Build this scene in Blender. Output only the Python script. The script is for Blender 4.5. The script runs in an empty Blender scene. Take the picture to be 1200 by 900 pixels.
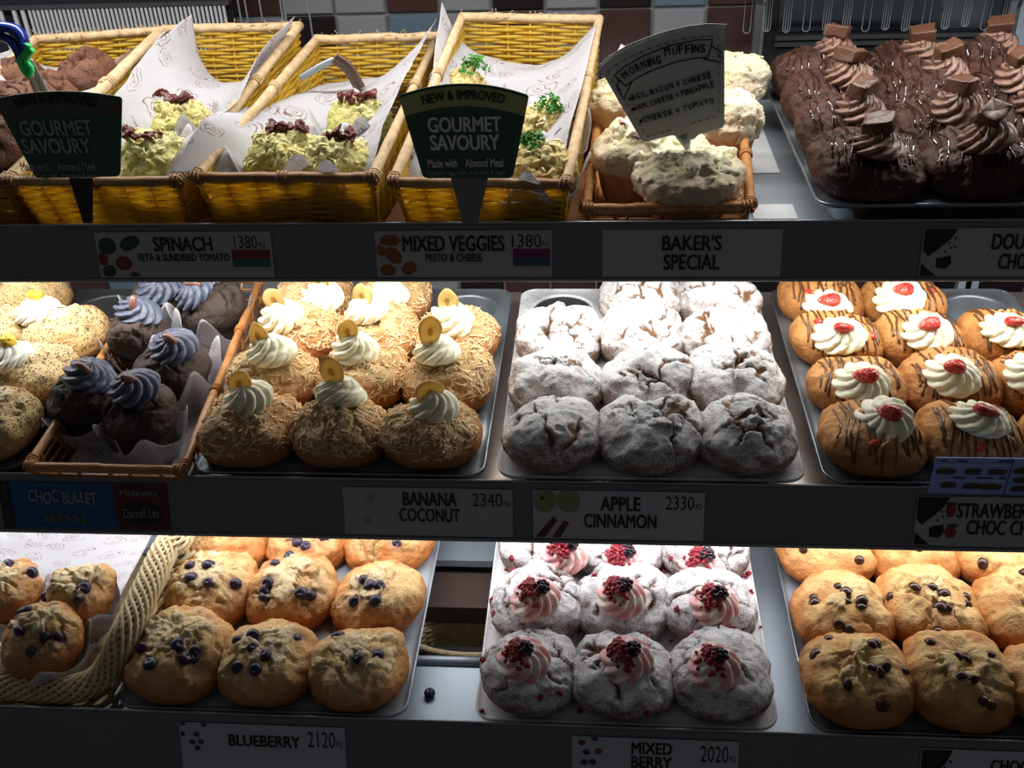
import bpy, math, random
import numpy as np
from mathutils import Matrix, Vector
from mathutils.bvhtree import BVHTree

C = bpy.context.scene.collection
SC = bpy.context.scene
PI = math.pi
rad = math.radians

# ------------------------------------------------------------------ camera
CZ = 1.60                                   # eye height of the customer
FPX = 1193.3                                # focal length in pixels of the 1200 px frame


def cam_axes(p, yw, rl):
    p, yw, rl = map(math.radians, (p, yw, rl))
    f = np.array([math.sin(yw) * math.cos(p), math.cos(yw) * math.cos(p), -math.sin(p)])
    r = np.array([math.cos(yw), -math.sin(yw), 0.0])
    d = np.cross(f, r)
    return np.array([r * math.cos(rl) + d * math.sin(rl), -r * math.sin(rl) + d * math.cos(rl), f])


AX = cam_axes(33.168, -5.5855, 2.639)
cd = bpy.data.cameras.new('camera')
cam = bpy.data.objects.new('camera', cd)
C.objects.link(cam)
m3 = Matrix((AX[0], -AX[1], -AX[2])).transposed()
cam.matrix_world = Matrix.Translation((0, 0, CZ)) @ m3.to_4x4()
cd.sensor_width = 36
cd.lens = FPX / 1200 * 36
cd.clip_start = 0.02
SC.camera = cam

# ------------------------------------------------------------------ world, lights, exposure
w = bpy.data.worlds.new('room_light')
SC.world = w
w.use_nodes = True
w.node_tree.nodes['Background'].inputs[0].default_value = (0.93, 0.95, 1.0, 1)
w.node_tree.nodes['Background'].inputs[1].default_value = 0.044
SC.view_settings.view_transform = 'Standard'
SC.view_settings.look = 'None'
SC.view_settings.exposure = 0.0
SC.view_settings.gamma = 1.0


def tube_light(x, y, z, length, width, power, col, tilt=0.0, spread=180):
    l = bpy.data.lights.new('shelf_lamp', 'AREA')
    l.shape = 'RECTANGLE'
    l.size = length
    l.size_y = width
    l.energy = power
    l.color = col
    l.spread = rad(spread)
    o = bpy.data.objects.new('shelf_lamp', l)
    C.objects.link(o)
    o.location = (x, y, z + CZ)
    o.rotation_euler = (tilt, 0, 0)
    return o


tube_light(-0.15, 1.31, -0.12, 2.4, 0.05, 10.5, (1.0, 0.98, 0.94), rad(-6))     # canopy lamp over the top shelf
tube_light(-0.15, 1.200, -0.545, 2.3, 0.05, 6.8, (1.0, 0.98, 0.93), rad(3))      # lamp under the top shelf
tube_light(-0.15, 1.040, -0.818, 2.3, 0.05, 5.4, (0.97, 0.98, 1.0), rad(3))      # lamp under the middle shelf


# ------------------------------------------------------------------ picking points in the world
def ray(x, y):
    return AX.T @ np.array([(x - 600) / FPX, (y - 450) / FPX, 1])


def atz(x, y, z):                            # where the sight line meets the level z (below the eye)
    r = ray(x, y)
    p = r * (z / r[2])
    return np.array([p[0], p[1], z + CZ])


def aty(x, y, Y):
    r = ray(x, y)
    p = r * (Y / r[1])
    return np.array([p[0], Y, p[2] + CZ])


# ------------------------------------------------------------------ numpy mesh helpers
class MB:
    def __init__(s):
        s.v, s.f, s.n, s.mi = [], [], 0, []

    def add(s, v, *faces, mi=0):
        v = np.asarray(v, float).reshape(-1, 3)
        for f in faces:
            f = np.asarray(f, int)
            if f.size:
                s.f.append(f + s.n)
                s.mi.append(np.full(len(f), mi))
        s.v.append(v)
        s.n += len(v)
        return s

    def box(s, a, b, mi=0):
        x0, y0, z0 = a
        x1, y1, z1 = b
        v = [(x0, y0, z0), (x1, y0, z0), (x1, y1, z0), (x0, y1, z0), (x0, y0, z1), (x1, y0, z1), (x1, y1, z1), (x0, y1, z1)]
        f = [(0, 3, 2, 1), (4, 5, 6, 7), (0, 1, 5, 4), (1, 2, 6, 5), (2, 3, 7, 6), (3, 0, 4, 7)]
        return s.add(v, f, mi=mi)

    def mesh(s, name, mats=(), smooth=True):
        me = bpy.data.meshes.new(name)
        V = np.concatenate(s.v)
        tot = sum(len(f) for f in s.f)
        loops = np.concatenate([f.ravel() for f in s.f])
        cnt = np.concatenate([np.full(len(f), f.shape[1]) for f in s.f])
        st = np.concatenate([[0], np.cumsum(cnt)[:-1]])
        me.vertices.add(len(V))
        me.vertices.foreach_set('co', V.ravel().astype('f'))
        me.loops.add(len(loops))
        me.loops.foreach_set('vertex_index', loops.astype('i'))
        me.polygons.add(tot)
        me.polygons.foreach_set('loop_start', st.astype('i'))
        try:
            me.polygons.foreach_set('loop_total', cnt.astype('i'))
        except Exception:
            pass
        for m in mats:
            me.materials.append(m)
        me.polygons.foreach_set('material_index', np.concatenate(s.mi).astype('i'))
        me.update(calc_edges=True)
        me.polygons.foreach_set('use_smooth', np.full(tot, bool(smooth)))
        return me


def link(name, me, parent=None, loc=None, rot=None, sc=None, **props):
    o = bpy.data.objects.new(name, me)
    C.objects.link(o)
    if parent:
        o.parent = parent
    if loc is not None:
        o.location = loc
    if rot is not None:
        o.rotation_euler = rot
    if sc is not None:
        o.scale = sc
    for k, v in props.items():
        o[k] = v
    return o


def thing(name, label, cat, loc=(0, 0, 0), rotz=0.0, group=None):
    o = bpy.data.objects.new(name, None)
    C.objects.link(o)
    o.location = loc
    o.rotation_euler = (0, 0, rotz)
    o.empty_display_size = 0.02
    o['label'] = label
    o['category'] = cat
    if group:
        o['group'] = group
    return o


def tag(o, label, cat, group=None):
    o['label'] = label
    o['category'] = cat
    if group:
        o['group'] = group
    return o


def grid_faces(nu, nv, wrap=False):
    """rows nu, columns nv"""
    i = np.arange(nu - 1)[:, None]
    j = np.arange(nv if wrap else nv - 1)[None, :]
    j2 = (j + 1) % nv
    return np.stack([i * nv + j + 0 * i, i * nv + j2, (i + 1) * nv + j2, (i + 1) * nv + j + 0 * i], -1).reshape(-1, 4)


def tube(P, r, sides=6, caps=True, flat=1.0):
    P = np.asarray(P, float)
    n = len(P)
    r = np.broadcast_to(np.asarray(r, float), (n,))
    T = np.gradient(P, axis=0)
    T /= np.linalg.norm(T, axis=1)[:, None] + 1e-12
    up = np.array([0, 0, 1.0])
    if abs(T @ up).mean() > 0.8:
        up = np.array([0, 1.0, 0.0])
    A = np.cross(T, up)
    A /= np.linalg.norm(A, axis=1)[:, None] + 1e-12
    B = np.cross(A, T)
    th = np.linspace(0, 2 * PI, sides, endpoint=False)
    V = P[:, None] + (A[:, None] * np.cos(th)[None, :, None] + B[:, None] * np.sin(th)[None, :, None] * flat) * r[:, None, None]
    V = V.reshape(-1, 3)
    F = grid_faces(n, sides, True)
    if caps:
        V = np.concatenate([V, P[:1], P[-1:]])
        k = np.arange(sides)
        k2 = (k + 1) % sides
        T1 = np.stack([np.full(sides, n * sides), k2, k], -1)
        T2 = np.stack([np.full(sides, n * sides + 1), (n - 1) * sides + k, (n - 1) * sides + k2], -1)
        return V, F, np.concatenate([T1, T2])
    return V, F


def tmesh(name, P, r, mat, sides=8, flat=1.0):
    b = MB()
    b.add(*tube(P, r, sides, flat=flat))
    return b.mesh(name, [mat])


def superq(a, b, c, e=0.5, nu=14, nv=20):
    """rounded block"""
    ph = np.linspace(-PI / 2, PI / 2, nu)[:, None]
    th = np.linspace(0, 2 * PI, nv, endpoint=False)[None]
    s = lambda t, k: np.sign(t) * np.abs(t) ** k
    x = a * s(np.cos(ph), e) * s(np.cos(th), e)
    y = b * s(np.cos(ph), e) * s(np.sin(th), e)
    z = c * s(np.sin(ph), e) * np.ones_like(th)
    return np.stack([x, y, z], -1).reshape(-1, 3), grid_faces(nu, nv, True)


def ico(r=1.0, sub=1):
    t = (1 + 5 ** .5) / 2
    v = [(-1, t, 0), (1, t, 0), (-1, -t, 0), (1, -t, 0), (0, -1, t), (0, 1, t), (0, -1, -t), (0, 1, -t), (t, 0, -1), (t, 0, 1), (-t, 0, -1), (-t, 0, 1)]
    v = [np.array(q) / np.linalg.norm(q) for q in v]
    f = [(0, 11, 5), (0, 5, 1), (0, 1, 7), (0, 7, 10), (0, 10, 11), (1, 5, 9), (5, 11, 4), (11, 10, 2), (10, 7, 6), (7, 1, 8), (3, 9, 4), (3, 4, 2), (3, 2, 6), (3, 6, 8), (3, 8, 9), (4, 9, 5), (2, 4, 11), (6, 2, 10), (8, 6, 7), (9, 8, 1)]
    for _ in range(sub):
        cache, nf = {}, []

        def mid(a, b):
            k = (min(a, b), max(a, b))
            if k not in cache:
                q = v[a] + v[b]
                v.append(q / np.linalg.norm(q))
                cache[k] = len(v) - 1
            return cache[k]
        for a, b, c in f:
            ab, bc, ca = mid(a, b), mid(b, c), mid(c, a)
            nf += [(a, ab, ca), (b, bc, ab), (c, ca, bc), (ab, bc, ca)]
        f = nf
    return np.array(v) * r, np.array(f)


ICO1 = ico(1, 1)
ICO2 = ico(1, 2)


def hash3(ix, iy, iz, seed):
    h = (ix * 374761393 + iy * 668265263 + iz * 2147483647 + seed * 1274126177) & 0xFFFFFFFF
    h = ((h ^ (h >> 13)) * 1274126177) & 0xFFFFFFFF
    h = ((h ^ (h >> 16)) * 2246822519) & 0xFFFFFFFF
    h = h ^ (h >> 15)
    return (h & 0xFFFFFF) / float(0xFFFFFF) * 2 - 1


def noise(P, seed=0):
    P = np.asarray(P, float)
    I = np.floor(P).astype(np.int64)
    F = P - I
    F = F * F * F * (F * (F * 6 - 15) + 10)
    I = I + 5000
    r = 0
    for dx in (0, 1):
        wx = F[..., 0] if dx else 1 - F[..., 0]
        for dy in (0, 1):
            wy = F[..., 1] if dy else 1 - F[..., 1]
            for dz in (0, 1):
                wz = F[..., 2] if dz else 1 - F[..., 2]
                r = r + wx * wy * wz * hash3(I[..., 0] + dx, I[..., 1] + dy, I[..., 2] + dz, seed)
    return r


def fbm(P, seed=0, o=3):
    a, r, s = 1.0, 0, 0
    for k in range(o):
        r = r + a * noise(P * 2.03 ** k, seed + 17 * k)
        s += a
        a *= .5
    return r / s


def sstep(a, b, x):
    t = np.clip((x - a) / (b - a), 0, 1)
    return t * t * (3 - 2 * t)


# ------------------------------------------------------------------ materials
class NT:
    def __init__(s, name):
        s.m = bpy.data.materials.new(name)
        s.m.use_nodes = True
        s.t = s.m.node_tree
        s.b = s.t.nodes['Principled BSDF']
        s.out = s.t.nodes['Material Output']

    def n(s, typ, **kw):
        nd = s.t.nodes.new(typ)
        for k, v in kw.items():
            if k.startswith('i_'):
                nd.inputs[k[2:].replace('_', ' ')].default_value = v
            else:
                setattr(nd, k, v)
        return nd

    def l(s, a, b):
        s.t.links.new(a, b)

    def coord(s, kind='Object'):
        return s.n('ShaderNodeTexCoord').outputs[kind]

    def noise(s, scale, detail=4, rough=.55, vec=None, dist=0.0):
        nd = s.n('ShaderNodeTexNoise')
        nd.inputs['Scale'].default_value = scale
        nd.inputs['Detail'].default_value = detail
        nd.inputs['Roughness'].default_value = rough
        nd.inputs['Distortion'].default_value = dist
        s.l(vec if vec is not None else s.coord(), nd.inputs['Vector'])
        return nd.outputs['Fac']

    def ramp(s, fac, stops):
        nd = s.n('ShaderNodeValToRGB')
        e = nd.color_ramp.elements
        while len(e) < len(stops):
            e.new(0.5)
        for k, (p, c) in enumerate(stops):
            e[k].position = p
            e[k].color = (*c, 1) if not isinstance(c, (int, float)) else (c, c, c, 1)
        s.l(fac, nd.inputs[0])
        return nd.outputs[0]

    def mix(s, fac, a, b, mode='MIX'):
        nd = s.n('ShaderNodeMix', data_type='RGBA', blend_type=mode)
        for inp, v in ((nd.inputs[0], fac), (nd.inputs[6], a), (nd.inputs[7], b)):
            if isinstance(v, (tuple, list)):
                inp.default_value = (*v[:3], 1)
            elif isinstance(v, (int, float)):
                inp.default_value = v
            else:
                s.l(v, inp)
        return nd.outputs[2]

    def math(s, op, a, b=0.0, c=None, clamp=False):
        nd = s.n('ShaderNodeMath', operation=op, use_clamp=clamp)
        for i, v in enumerate((a, b) if c is None else (a, b, c)):
            if isinstance(v, (int, float)):
                nd.inputs[i].default_value = v
            else:
                s.l(v, nd.inputs[i])
        return nd.outputs[0]

    def attr(s, name):
        return s.n('ShaderNodeAttribute', attribute_name=name).outputs['Fac']

    def bump(s, h, dist=0.001, strength=1.0):
        nd = s.n('ShaderNodeBump')
        nd.inputs['Strength'].default_value = strength
        nd.inputs['Distance'].default_value = dist
        s.l(h, nd.inputs['Height'])
        s.l(nd.outputs[0], s.b.inputs['Normal'])

    def col(s, c):
        if isinstance(c, tuple):
            s.b.inputs['Base Color'].default_value = (*c, 1)
        else:
            s.l(c, s.b.inputs['Base Color'])
        return s

    def set(s, **kw):
        for k, v in kw.items():
            s.b.inputs[k.replace('_', ' ')].default_value = v
        return s


def plain(name, c, rough=.5, metal=0.0, var=0.0, bump=0.0, scale=200, coat=0.0):
    t = NT(name)
    t.set(Roughness=rough, Metallic=metal)
    if coat:
        t.b.inputs['Coat Weight'].default_value = coat
    if var or bump:
        nz = t.noise(scale, 4)
        if var:
            t.col(t.mix(nz, tuple(x * (1 - var) for x in c), tuple(min(1, x * (1 + var)) for x in c)))
        else:
            t.col(c)
        if bump:
            t.bump(nz, bump)
    else:
        t.col(c)
    return t.m


def dough_mat(name, shell, brown, crumb, sugar=0.0, speck=None, rough=.6, brown_lo=.42, brown_hi=.7, stain=False):
    t = NT(name)
    n1 = t.noise(28, 5, .6)
    rnd = t.n('ShaderNodeObjectInfo').outputs['Random']
    n1 = t.math('ADD', n1, t.math('MULTIPLY_ADD', rnd, .16, -.08))
    n2 = t.noise(420, 3, .6)
    c = t.mix(t.ramp(n1, [(brown_lo, 0.0), (brown_hi, 1.0)]), shell, brown)
    c = t.mix(t.ramp(t.attr('side'), [(.38, 0.0), (1.0, .95)]), c, brown)
    c = t.mix(t.math('MULTIPLY', t.attr('crumb'), .85, clamp=True), c, crumb)
    c = t.mix(t.ramp(n2, [(.35, .22), (.6, 0.0)]), c, tuple(x * .45 for x in brown))
    if stain:
        c = t.mix(t.math('MULTIPLY', t.attr('stain'), t.ramp(t.noise(160, 3), [(.3, .3), (.6, 1.0)])), c, (.16, .045, .085))
    if speck:
        n3 = t.noise(330, 2, .5)
        c = t.mix(t.ramp(n3, [(.60, 0.0), (.66, .9)]), c, speck)
    if sugar:
        f = t.noise(900, 3, .7)
        g = t.noise(60, 4, .6)
        up = t.attr('up')
        # thick dusting on what faces up, thinner round the sides, thinnest inside the cracks
        k = t.math('MULTIPLY_ADD', up, .62, sugar - .52)
        k = t.math('ADD', k, t.math('MULTIPLY_ADD', g, .9, -.45))
        k = t.math('SUBTRACT', k, t.math('MULTIPLY', t.math('POWER', t.attr('crack'), 2.2), 1.3))
        k = t.math('ADD', k, t.math('MULTIPLY_ADD', f, 3.4, -1.7))
        k = t.ramp(k, [(.10, 0.0), (.46, 1.0)])
        c = t.mix(k, c, (.86, .87, .90))
        hb = t.math('ADD', n2, t.math('MULTIPLY', f, .8))
    else:
        hb = n2
    t.col(c)
    t.set(Roughness=rough)
    t.b.inputs['Specular IOR Level'].default_value = .3
    n4 = t.noise(130, 5, .6)
    t.bump(t.math('ADD', t.math('MULTIPLY', hb, .6), n4), .0028, .9)
    return t.m


GOLD = dough_mat('golden_dough', (.76, .42, .13), (.50, .19, .045), (.86, .66, .34))
CHIPD = dough_mat('vanilla_dough', (.84, .56, .23), (.50, .165, .035), (.88, .68, .34))
BLUED = dough_mat('blueberry_dough', (.82, .56, .25), (.52, .18, .042), (.90, .76, .46), stain=True)
COCOD = dough_mat('coconut_dough', (.70, .46, .21), (.46, .165, .045), (.76, .56, .30))
POPD = dough_mat('poppyseed_dough', (.80, .60, .32), (.62, .36, .13), (.86, .72, .46))
STRAWD = dough_mat('strawberry_dough', (.66, .34, .11), (.44, .17, .045), (.70, .38, .15))
SUGD = dough_mat('sugared_dough', (.36, .19, .09), (.24, .11, .05), (.17, .085, .04), sugar=.60)
BERD = dough_mat('sugared_berry_dough', (.30, .15, .08), (.20, .09, .05), (.13, .045, .035), sugar=.58)
CHOCD = dough_mat('chocolate_dough', (.105, .045, .028), (.060, .025, .016), (.060, .026, .018), rough=.45)
CHOCA = dough_mat('milk_chocolate_dough', (.20, .085, .045), (.13, .05, .028), (.10, .04, .025), rough=.55)
DARKD = dough_mat('dark_dough', (.085, .058, .048), (.050, .034, .030), (.045, .032, .028), rough=.6)
SAVD = dough_mat('savoury_dough', (.82, .70, .28), (.52, .50, .14), (.92, .84, .42), speck=(.16, .22, .04), rough=.5)
PESTD = dough_mat('pesto_dough', (.72, .55, .20), (.55, .34, .09), (.82, .66, .30), speck=(.14, .18, .04), rough=.5)
CRUST = dough_mat('pastry_crust', (.66, .38, .20), (.52, .26, .12), (.7, .5, .3))
CHEESE = dough_mat('melted_cheese', (.86, .78, .42), (.66, .52, .38), (.88, .84, .62), rough=.38)


def cream_mat(name, c, c2=None):
    t = NT(name)
    if c2:
        a = t.noise(70, 2, .5)
        t.col(t.mix(t.ramp(a, [(.42, 0.0), (.56, 1.0)]), c, c2))
    else:
        t.col(c)
    t.set(Roughness=.42)
    t.b.inputs['Subsurface Weight'].default_value = .35
    t.b.inputs['Subsurface Radius'].default_value = (.010, .008, .006)
    t.bump(t.noise(350, 3), .0005, .6)
    return t.m


CREAM = cream_mat('whipped_cream', (.92, .89, .68))
LEMONC = cream_mat('white_cream', (.90, .90, .80))
PINKC = cream_mat('pink_berry_cream', (.92, .84, .74), (.82, .42, .42))
BLUEC = cream_mat('blue_grey_frosting', (.105, .12, .18))
CHOCC = cream_mat('chocolate_cream', (.31, .18, .135))
CHOC = plain('melted_chocolate', (.060, .024, .012), .32, var=.3)
CHOCG = plain('glossy_chocolate', (.050, .018, .010), .14, coat=.4)
CHOCL = plain('light_chocolate_drizzle', (.14, .055, .022), .35, var=.3)
CHIP = plain('chocolate_chip', (.050, .018, .012), .25, var=.3)
MILK = plain('milk_chocolate', (.125, .055, .032), .38, var=.25, bump=.0006, scale=300)
BULLET = plain('chocolate_bullet', (.22, .10, .075), .28)
BERRY = plain('blueberry_skin', (.030, .022, .050), .35, var=.5, bump=.0005, scale=500)
BLACKB = plain('blackberry_skin', (.022, .012, .022), .22)
RASP = plain('raspberry_flesh', (.30, .014, .030), .30, var=.5)
TOMATO = plain('dried_tomato', (.11, .010, .008), .28, var=.5, bump=.002, scale=180)
LEAF = plain('parsley_leaf', (.055, .26, .025), .5, var=.4)
COCO = plain('coconut_flake', (.78, .60, .34), .6, var=.18, scale=60)
SEED = plain('poppy_seed', (.03, .028, .035), .6)
CURD = plain('lemon_curd', (.90, .62, .05), .25)
HAM = plain('ham_strip', (.62, .22, .14), .45, var=.3)
GRATED = plain('grated_cheese', (.86, .76, .42), .45, var=.1)
ONION = plain('red_onion', (.12, .02, .06), .3)

t = NT('banana_flesh')                                    # dried slice with brown seed marks in its middle
co = t.coord()
sep = t.n('ShaderNodeSeparateXYZ')
t.l(co, sep.inputs[0])
d = t.math('SQRT', t.math('ADD', t.math('POWER', sep.outputs[0], 2.0), t.math('POWER', t.math('MULTIPLY', sep.outputs[2], .72), 2.0)))
d = t.math('ADD', d, t.math('MULTIPLY_ADD', t.noise(260, 3), .006, -.003))
c = t.ramp(t.math('MULTIPLY', d, 60.0), [(.0, (.42, .24, .06)), (.16, (.50, .30, .08)), (.26, (.80, .60, .22)), (.62, (.84, .66, .30)), (.9, (.60, .40, .13))])
sp = t.ramp(t.noise(480, 2), [(.60, 0.0), (.65, 1.0)])
ctr = t.ramp(t.math('MULTIPLY', d, 60.0), [(.10, 1.0), (.34, 0.0)])
t.col(t.mix(t.math('MULTIPLY', sp, ctr), c, (.10, .04, .015)))
t.set(Roughness=.35)
tr = t.n('ShaderNodeBsdfTranslucent')
t.l(t.b.inputs['Base Color'].links[0].from_socket, tr.inputs[0])
mx = t.n('ShaderNodeMixShader')
mx.inputs[0].default_value = .5
t.l(t.b.outputs[0], mx.inputs[1])
t.l(tr.outputs[0], mx.inputs[2])
t.l(mx.outputs[0], t.out.inputs[0])
BANANA = t.m

t = NT('strawberry_flesh')
v = t.n('ShaderNodeTexVoronoi')
v.inputs['Scale'].default_value = 330
t.l(t.coord(), v.inputs['Vector'])
c = t.mix(t.ramp(t.noise(120, 2), [(.4, 0.0), (.75, 1.0)]), (.52, .020, .022), (.80, .16, .12))
t.col(t.mix(t.ramp(v.outputs['Distance'], [(.12, 1.0), (.22, 0.0)]), c, (.80, .42, .16)))
t.set(Roughness=.18)
t.bump(v.outputs['Distance'], .0008)
STRAW = t.m


def steel_mat(name, c=(.55, .60, .66), rough=.3, metal=.85, streak=40):
    t = NT(name)
    mp = t.n('ShaderNodeMapping')
    mp.inputs['Scale'].default_value = (1, 30, 30)
    t.l(t.coord(), mp.inputs[0])
    nz = t.noise(streak, 4, .6, mp.outputs[0])
    t.col(t.mix(nz, tuple(x * .88 for x in c), c))
    t.l(t.math('MULTIPLY_ADD', nz, .12, rough - .05), t.b.inputs['Roughness'])
    t.set(Metallic=metal)
    return t.m


STEEL = steel_mat('brushed_steel', (.40, .46, .52), .52, .6)
SHELFM = steel_mat('bronze_tinted_steel', (.50, .42, .38), .35, .75)
FASCIA = plain('dark_fascia_metal', (.20, .205, .22), .5, .35, var=.06, scale=8)
LIP = plain('fascia_lip', (.34, .35, .37), .35, .6)
TRAYM = steel_mat('grey_baking_tin', (.30, .34, .38), .38, .7)
TRAYD = plain('dark_nonstick_tin', (.075, .08, .085), .38, .5, var=.2, scale=60, bump=.0004)


def dusted_tin(name, base, dust, amt):
    t = NT(name)
    n = t.noise(700, 3, .7)
    g = t.noise(18, 3, .6)
    k = t.ramp(t.math('ADD', n, t.math('MULTIPLY_ADD', g, .8, amt - .9)), [(.32, 0.0), (.56, 1.0)])
    t.col(t.mix(k, base, dust))
    t.set(Roughness=.6, Metallic=.15)
    t.bump(n, .0006)
    return t.m


TRAYS = dusted_tin('sugar_dusted_tin', (.26, .28, .30), (.82, .84, .88), .56)
TRAYB = dusted_tin('sugar_dusted_berry_tin', (.32, .33, .36), (.86, .86, .88), .66)


def wicker_mat(name, c, dark, transl=.25, rough=.45):
    t = NT(name)
    nz = t.noise(90, 4, .6)
    c1 = t.mix(t.ramp(nz, [(.3, 0.0), (.7, 1.0)]), dark, c)
    t.col(c1)
    t.set(Roughness=rough)
    if transl:
        tr = t.n('ShaderNodeBsdfTranslucent')
        t.l(c1, tr.inputs[0])
        mx = t.n('ShaderNodeMixShader')
        mx.inputs[0].default_value = transl
        t.l(t.b.outputs[0], mx.inputs[1])
        t.l(tr.outputs[0], mx.inputs[2])
        t.l(mx.outputs[0], t.out.inputs[0])
    return t.m


YELLOW = wicker_mat('yellow_willow', (.90, .70, .11), (.80, .54, .06), .62)
CANE = wicker_mat('peeled_cane', (.68, .50, .30), (.46, .30, .15), .0, .75)
CANEB = wicker_mat('brown_cane', (.62, .30, .11), (.40, .16, .05), .12, .4)
CANED = wicker_mat('dark_cane', (.42, .22, .09), (.26, .12, .05), .0, .4)
RAFFIA = wicker_mat('pale_seagrass', (.78, .66, .42), (.52, .38, .18), .05, .6)

# greaseproof paper with thin brown line drawings printed on it
t = NT('printed_paper')
uv = t.coord('UV')
nz = t.n('ShaderNodeTexNoise')
nz.inputs['Scale'].default_value = 9
t.l(uv, nz.inputs['Vector'])
vm = t.n('ShaderNodeVectorMath', operation='MULTIPLY_ADD')
t.l(nz.outputs['Color'], vm.inputs[0])
vm.inputs[1].default_value = (.11, .11, .11)
t.l(uv, vm.inputs[2])
mp = t.n('ShaderNodeMapping')
mp.inputs['Scale'].default_value = (1.0, 1.7, 1)
mp.inputs['Rotation'].default_value = (0, 0, .6)
t.l(vm.outputs[0], mp.inputs[0])
v = t.n('ShaderNodeTexVoronoi', voronoi_dimensions='2D')
v.inputs['Scale'].default_value = 3.6
v.inputs['Randomness'].default_value = .55
t.l(mp.outputs[0], v.inputs['Vector'])
ds = v.outputs['Distance']
ringw = t.math('ABSOLUTE', t.math('SUBTRACT', t.math('FRACT', t.math('MULTIPLY', ds, 9.0)), .5))
line = t.ramp(ringw, [(.07, 1.0), (.13, 0.0)])
inside = t.ramp(ds, [(.29, 1.0), (.31, 0.0)])
brk = t.ramp(t.noise(14, 2, .5, uv), [(.40, 0.0), (.48, 1.0)])
f = t.math('MULTIPLY', t.math('MULTIPLY', line, inside), t.math('MULTIPLY', brk, .95))
tone = t.mix(t.noise(5, 3, .5, uv), (.66, .65, .69), (.74, .73, .76))
tone = t.mix(f, tone, (.30, .17, .11))
t.col(tone)
t.set(Roughness=.55)
tr = t.n('ShaderNodeBsdfTranslucent')
t.l(tone, tr.inputs[0])
mx = t.n('ShaderNodeMixShader')
mx.inputs[0].default_value = .42
t.l(t.b.outputs[0], mx.inputs[1])
t.l(tr.outputs[0], mx.inputs[2])
t.l(mx.outputs[0], t.out.inputs[0])
PAPER = t.m

CARD = plain('card_stock', (.46, .46, .48), .55)
CARDW = plain('white_card_stock', (.52, .54, .58), .5)
INK = plain('black_ink', (.012, .012, .014), .5)
WHITEINK = plain('pale_ink', (.55, .55, .56), .5)
BLACKP = plain('black_plastic', (.016, .017, .019), .35)
PLASTIC = plain('dark_grey_plastic', (.05, .055, .06), .4)
INKS = {}


def ink(c, rough=.5):
    k = tuple(c)
    if k not in INKS:
        INKS[k] = plain('printed_colour', k, rough)
    return INKS[k]


# ------------------------------------------------------------------ the setting: back wall of tiles, floor
def boxmesh(name, a, b, mat, smooth=False):
    return MB().box(a, b).mesh(name, [mat], smooth)


def rel(a):
    return (a[0], a[1], a[2] + CZ)


GROUT = plain('grout', (.30, .30, .31), .8)
wall = link('wall_back', boxmesh('wall_back', (-2.0, 1.756, 0), (1.6, 1.80, 2.4), GROUT), kind='structure')
link('floor', boxmesh('floor', (-2.0, -0.6, -.02), (1.6, 1.80, 0.0), plain('floor_vinyl', (.10, .10, .11), .5)), kind='structure')
TILE = [plain('grey_tile', (.27, .28, .31), .25, var=.06, scale=4), plain('brown_tile', (.065, .034, .032), .2, var=.2, scale=6),
        plain('black_tile', (.018, .016, .018), .12), plain('blue_grey_tile', (.13, .19, .25), .15, var=.1, scale=5)]
TW = aty(700, 40, 1.75)[0] - aty(638, 40, 1.75)[0]
tx0 = aty(701, 40, 1.75)[0]
tz0 = aty(700, 11, 1.75)[2]


def tile_mesh(k):
    g = .0022
    b = MB()
    W, H, e = TW / 2 - g, TW / 2 - g, .003
    v = [(-W, .006, -H), (W, .006, -H), (W, .006, H), (-W, .006, H), (-W, 0, -H), (W, 0, -H), (W, 0, H), (-W, 0, H),
         (-W + e, -.003, -H + e), (W - e, -.003, -H + e), (W - e, -.003, H - e), (-W + e, -.003, H - e)]
    f = [(0, 1, 5, 4), (1, 2, 6, 5), (2, 3, 7, 6), (3, 0, 4, 7), (4, 5, 9, 8), (5, 6, 10, 9), (6, 7, 11, 10), (7, 4, 8, 11), (8, 9, 10, 11)]
    b.add(v, f)
    return b.mesh('tile', [TILE[k]], False)


TM = [tile_mesh(k) for k in range(4)]
row0 = {-5: 0, -4: 1, -3: 0, -2: 2, -1: 0, 0: 2, 1: 3, 2: 1}       # the row whose lower edge shows at the top of the photo
row1 = {-6: 2, -5: 0, -4: 3, -3: 0, -2: 1, -1: 0, 0: 1, 1: 0, 2: 1}
rr = random.Random(5)
for j in range(-1, 9):
    for i in range(-14, 10):
        k = rr.choice((0, 0, 0, 1, 1, 2, 3))
        if j == 0 and i in row0:
            k = row0[i]
        elif j == 1 and i in row1:
            k = row1[i]
        elif j >= 2:
            k = rr.choice((1, 1, 2, 0)) if i > -2 else k
        link('tile', TM[k], wall, (tx0 + (i + .5) * TW, 1.750, tz0 + (.5 - j) * TW))

# ------------------------------------------------------------------ the three shelves of the cabinet
SH = {'T': dict(top=(1.075, -.486), bot=(1.060, -.553), z=-.515, y0=1.08, y1=1.60, pan=-.470),
      'M': dict(top=(.925, -.745), bot=(.903, -.817), z=-.790, y0=.93, y1=1.478, pan=-.744),
      'B': dict(top=(.768, -.979), bot=(.735, -1.066), z=-1.032, y0=.775, y1=1.42, pan=-.985)}
XL, XR = -1.12, .84


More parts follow.
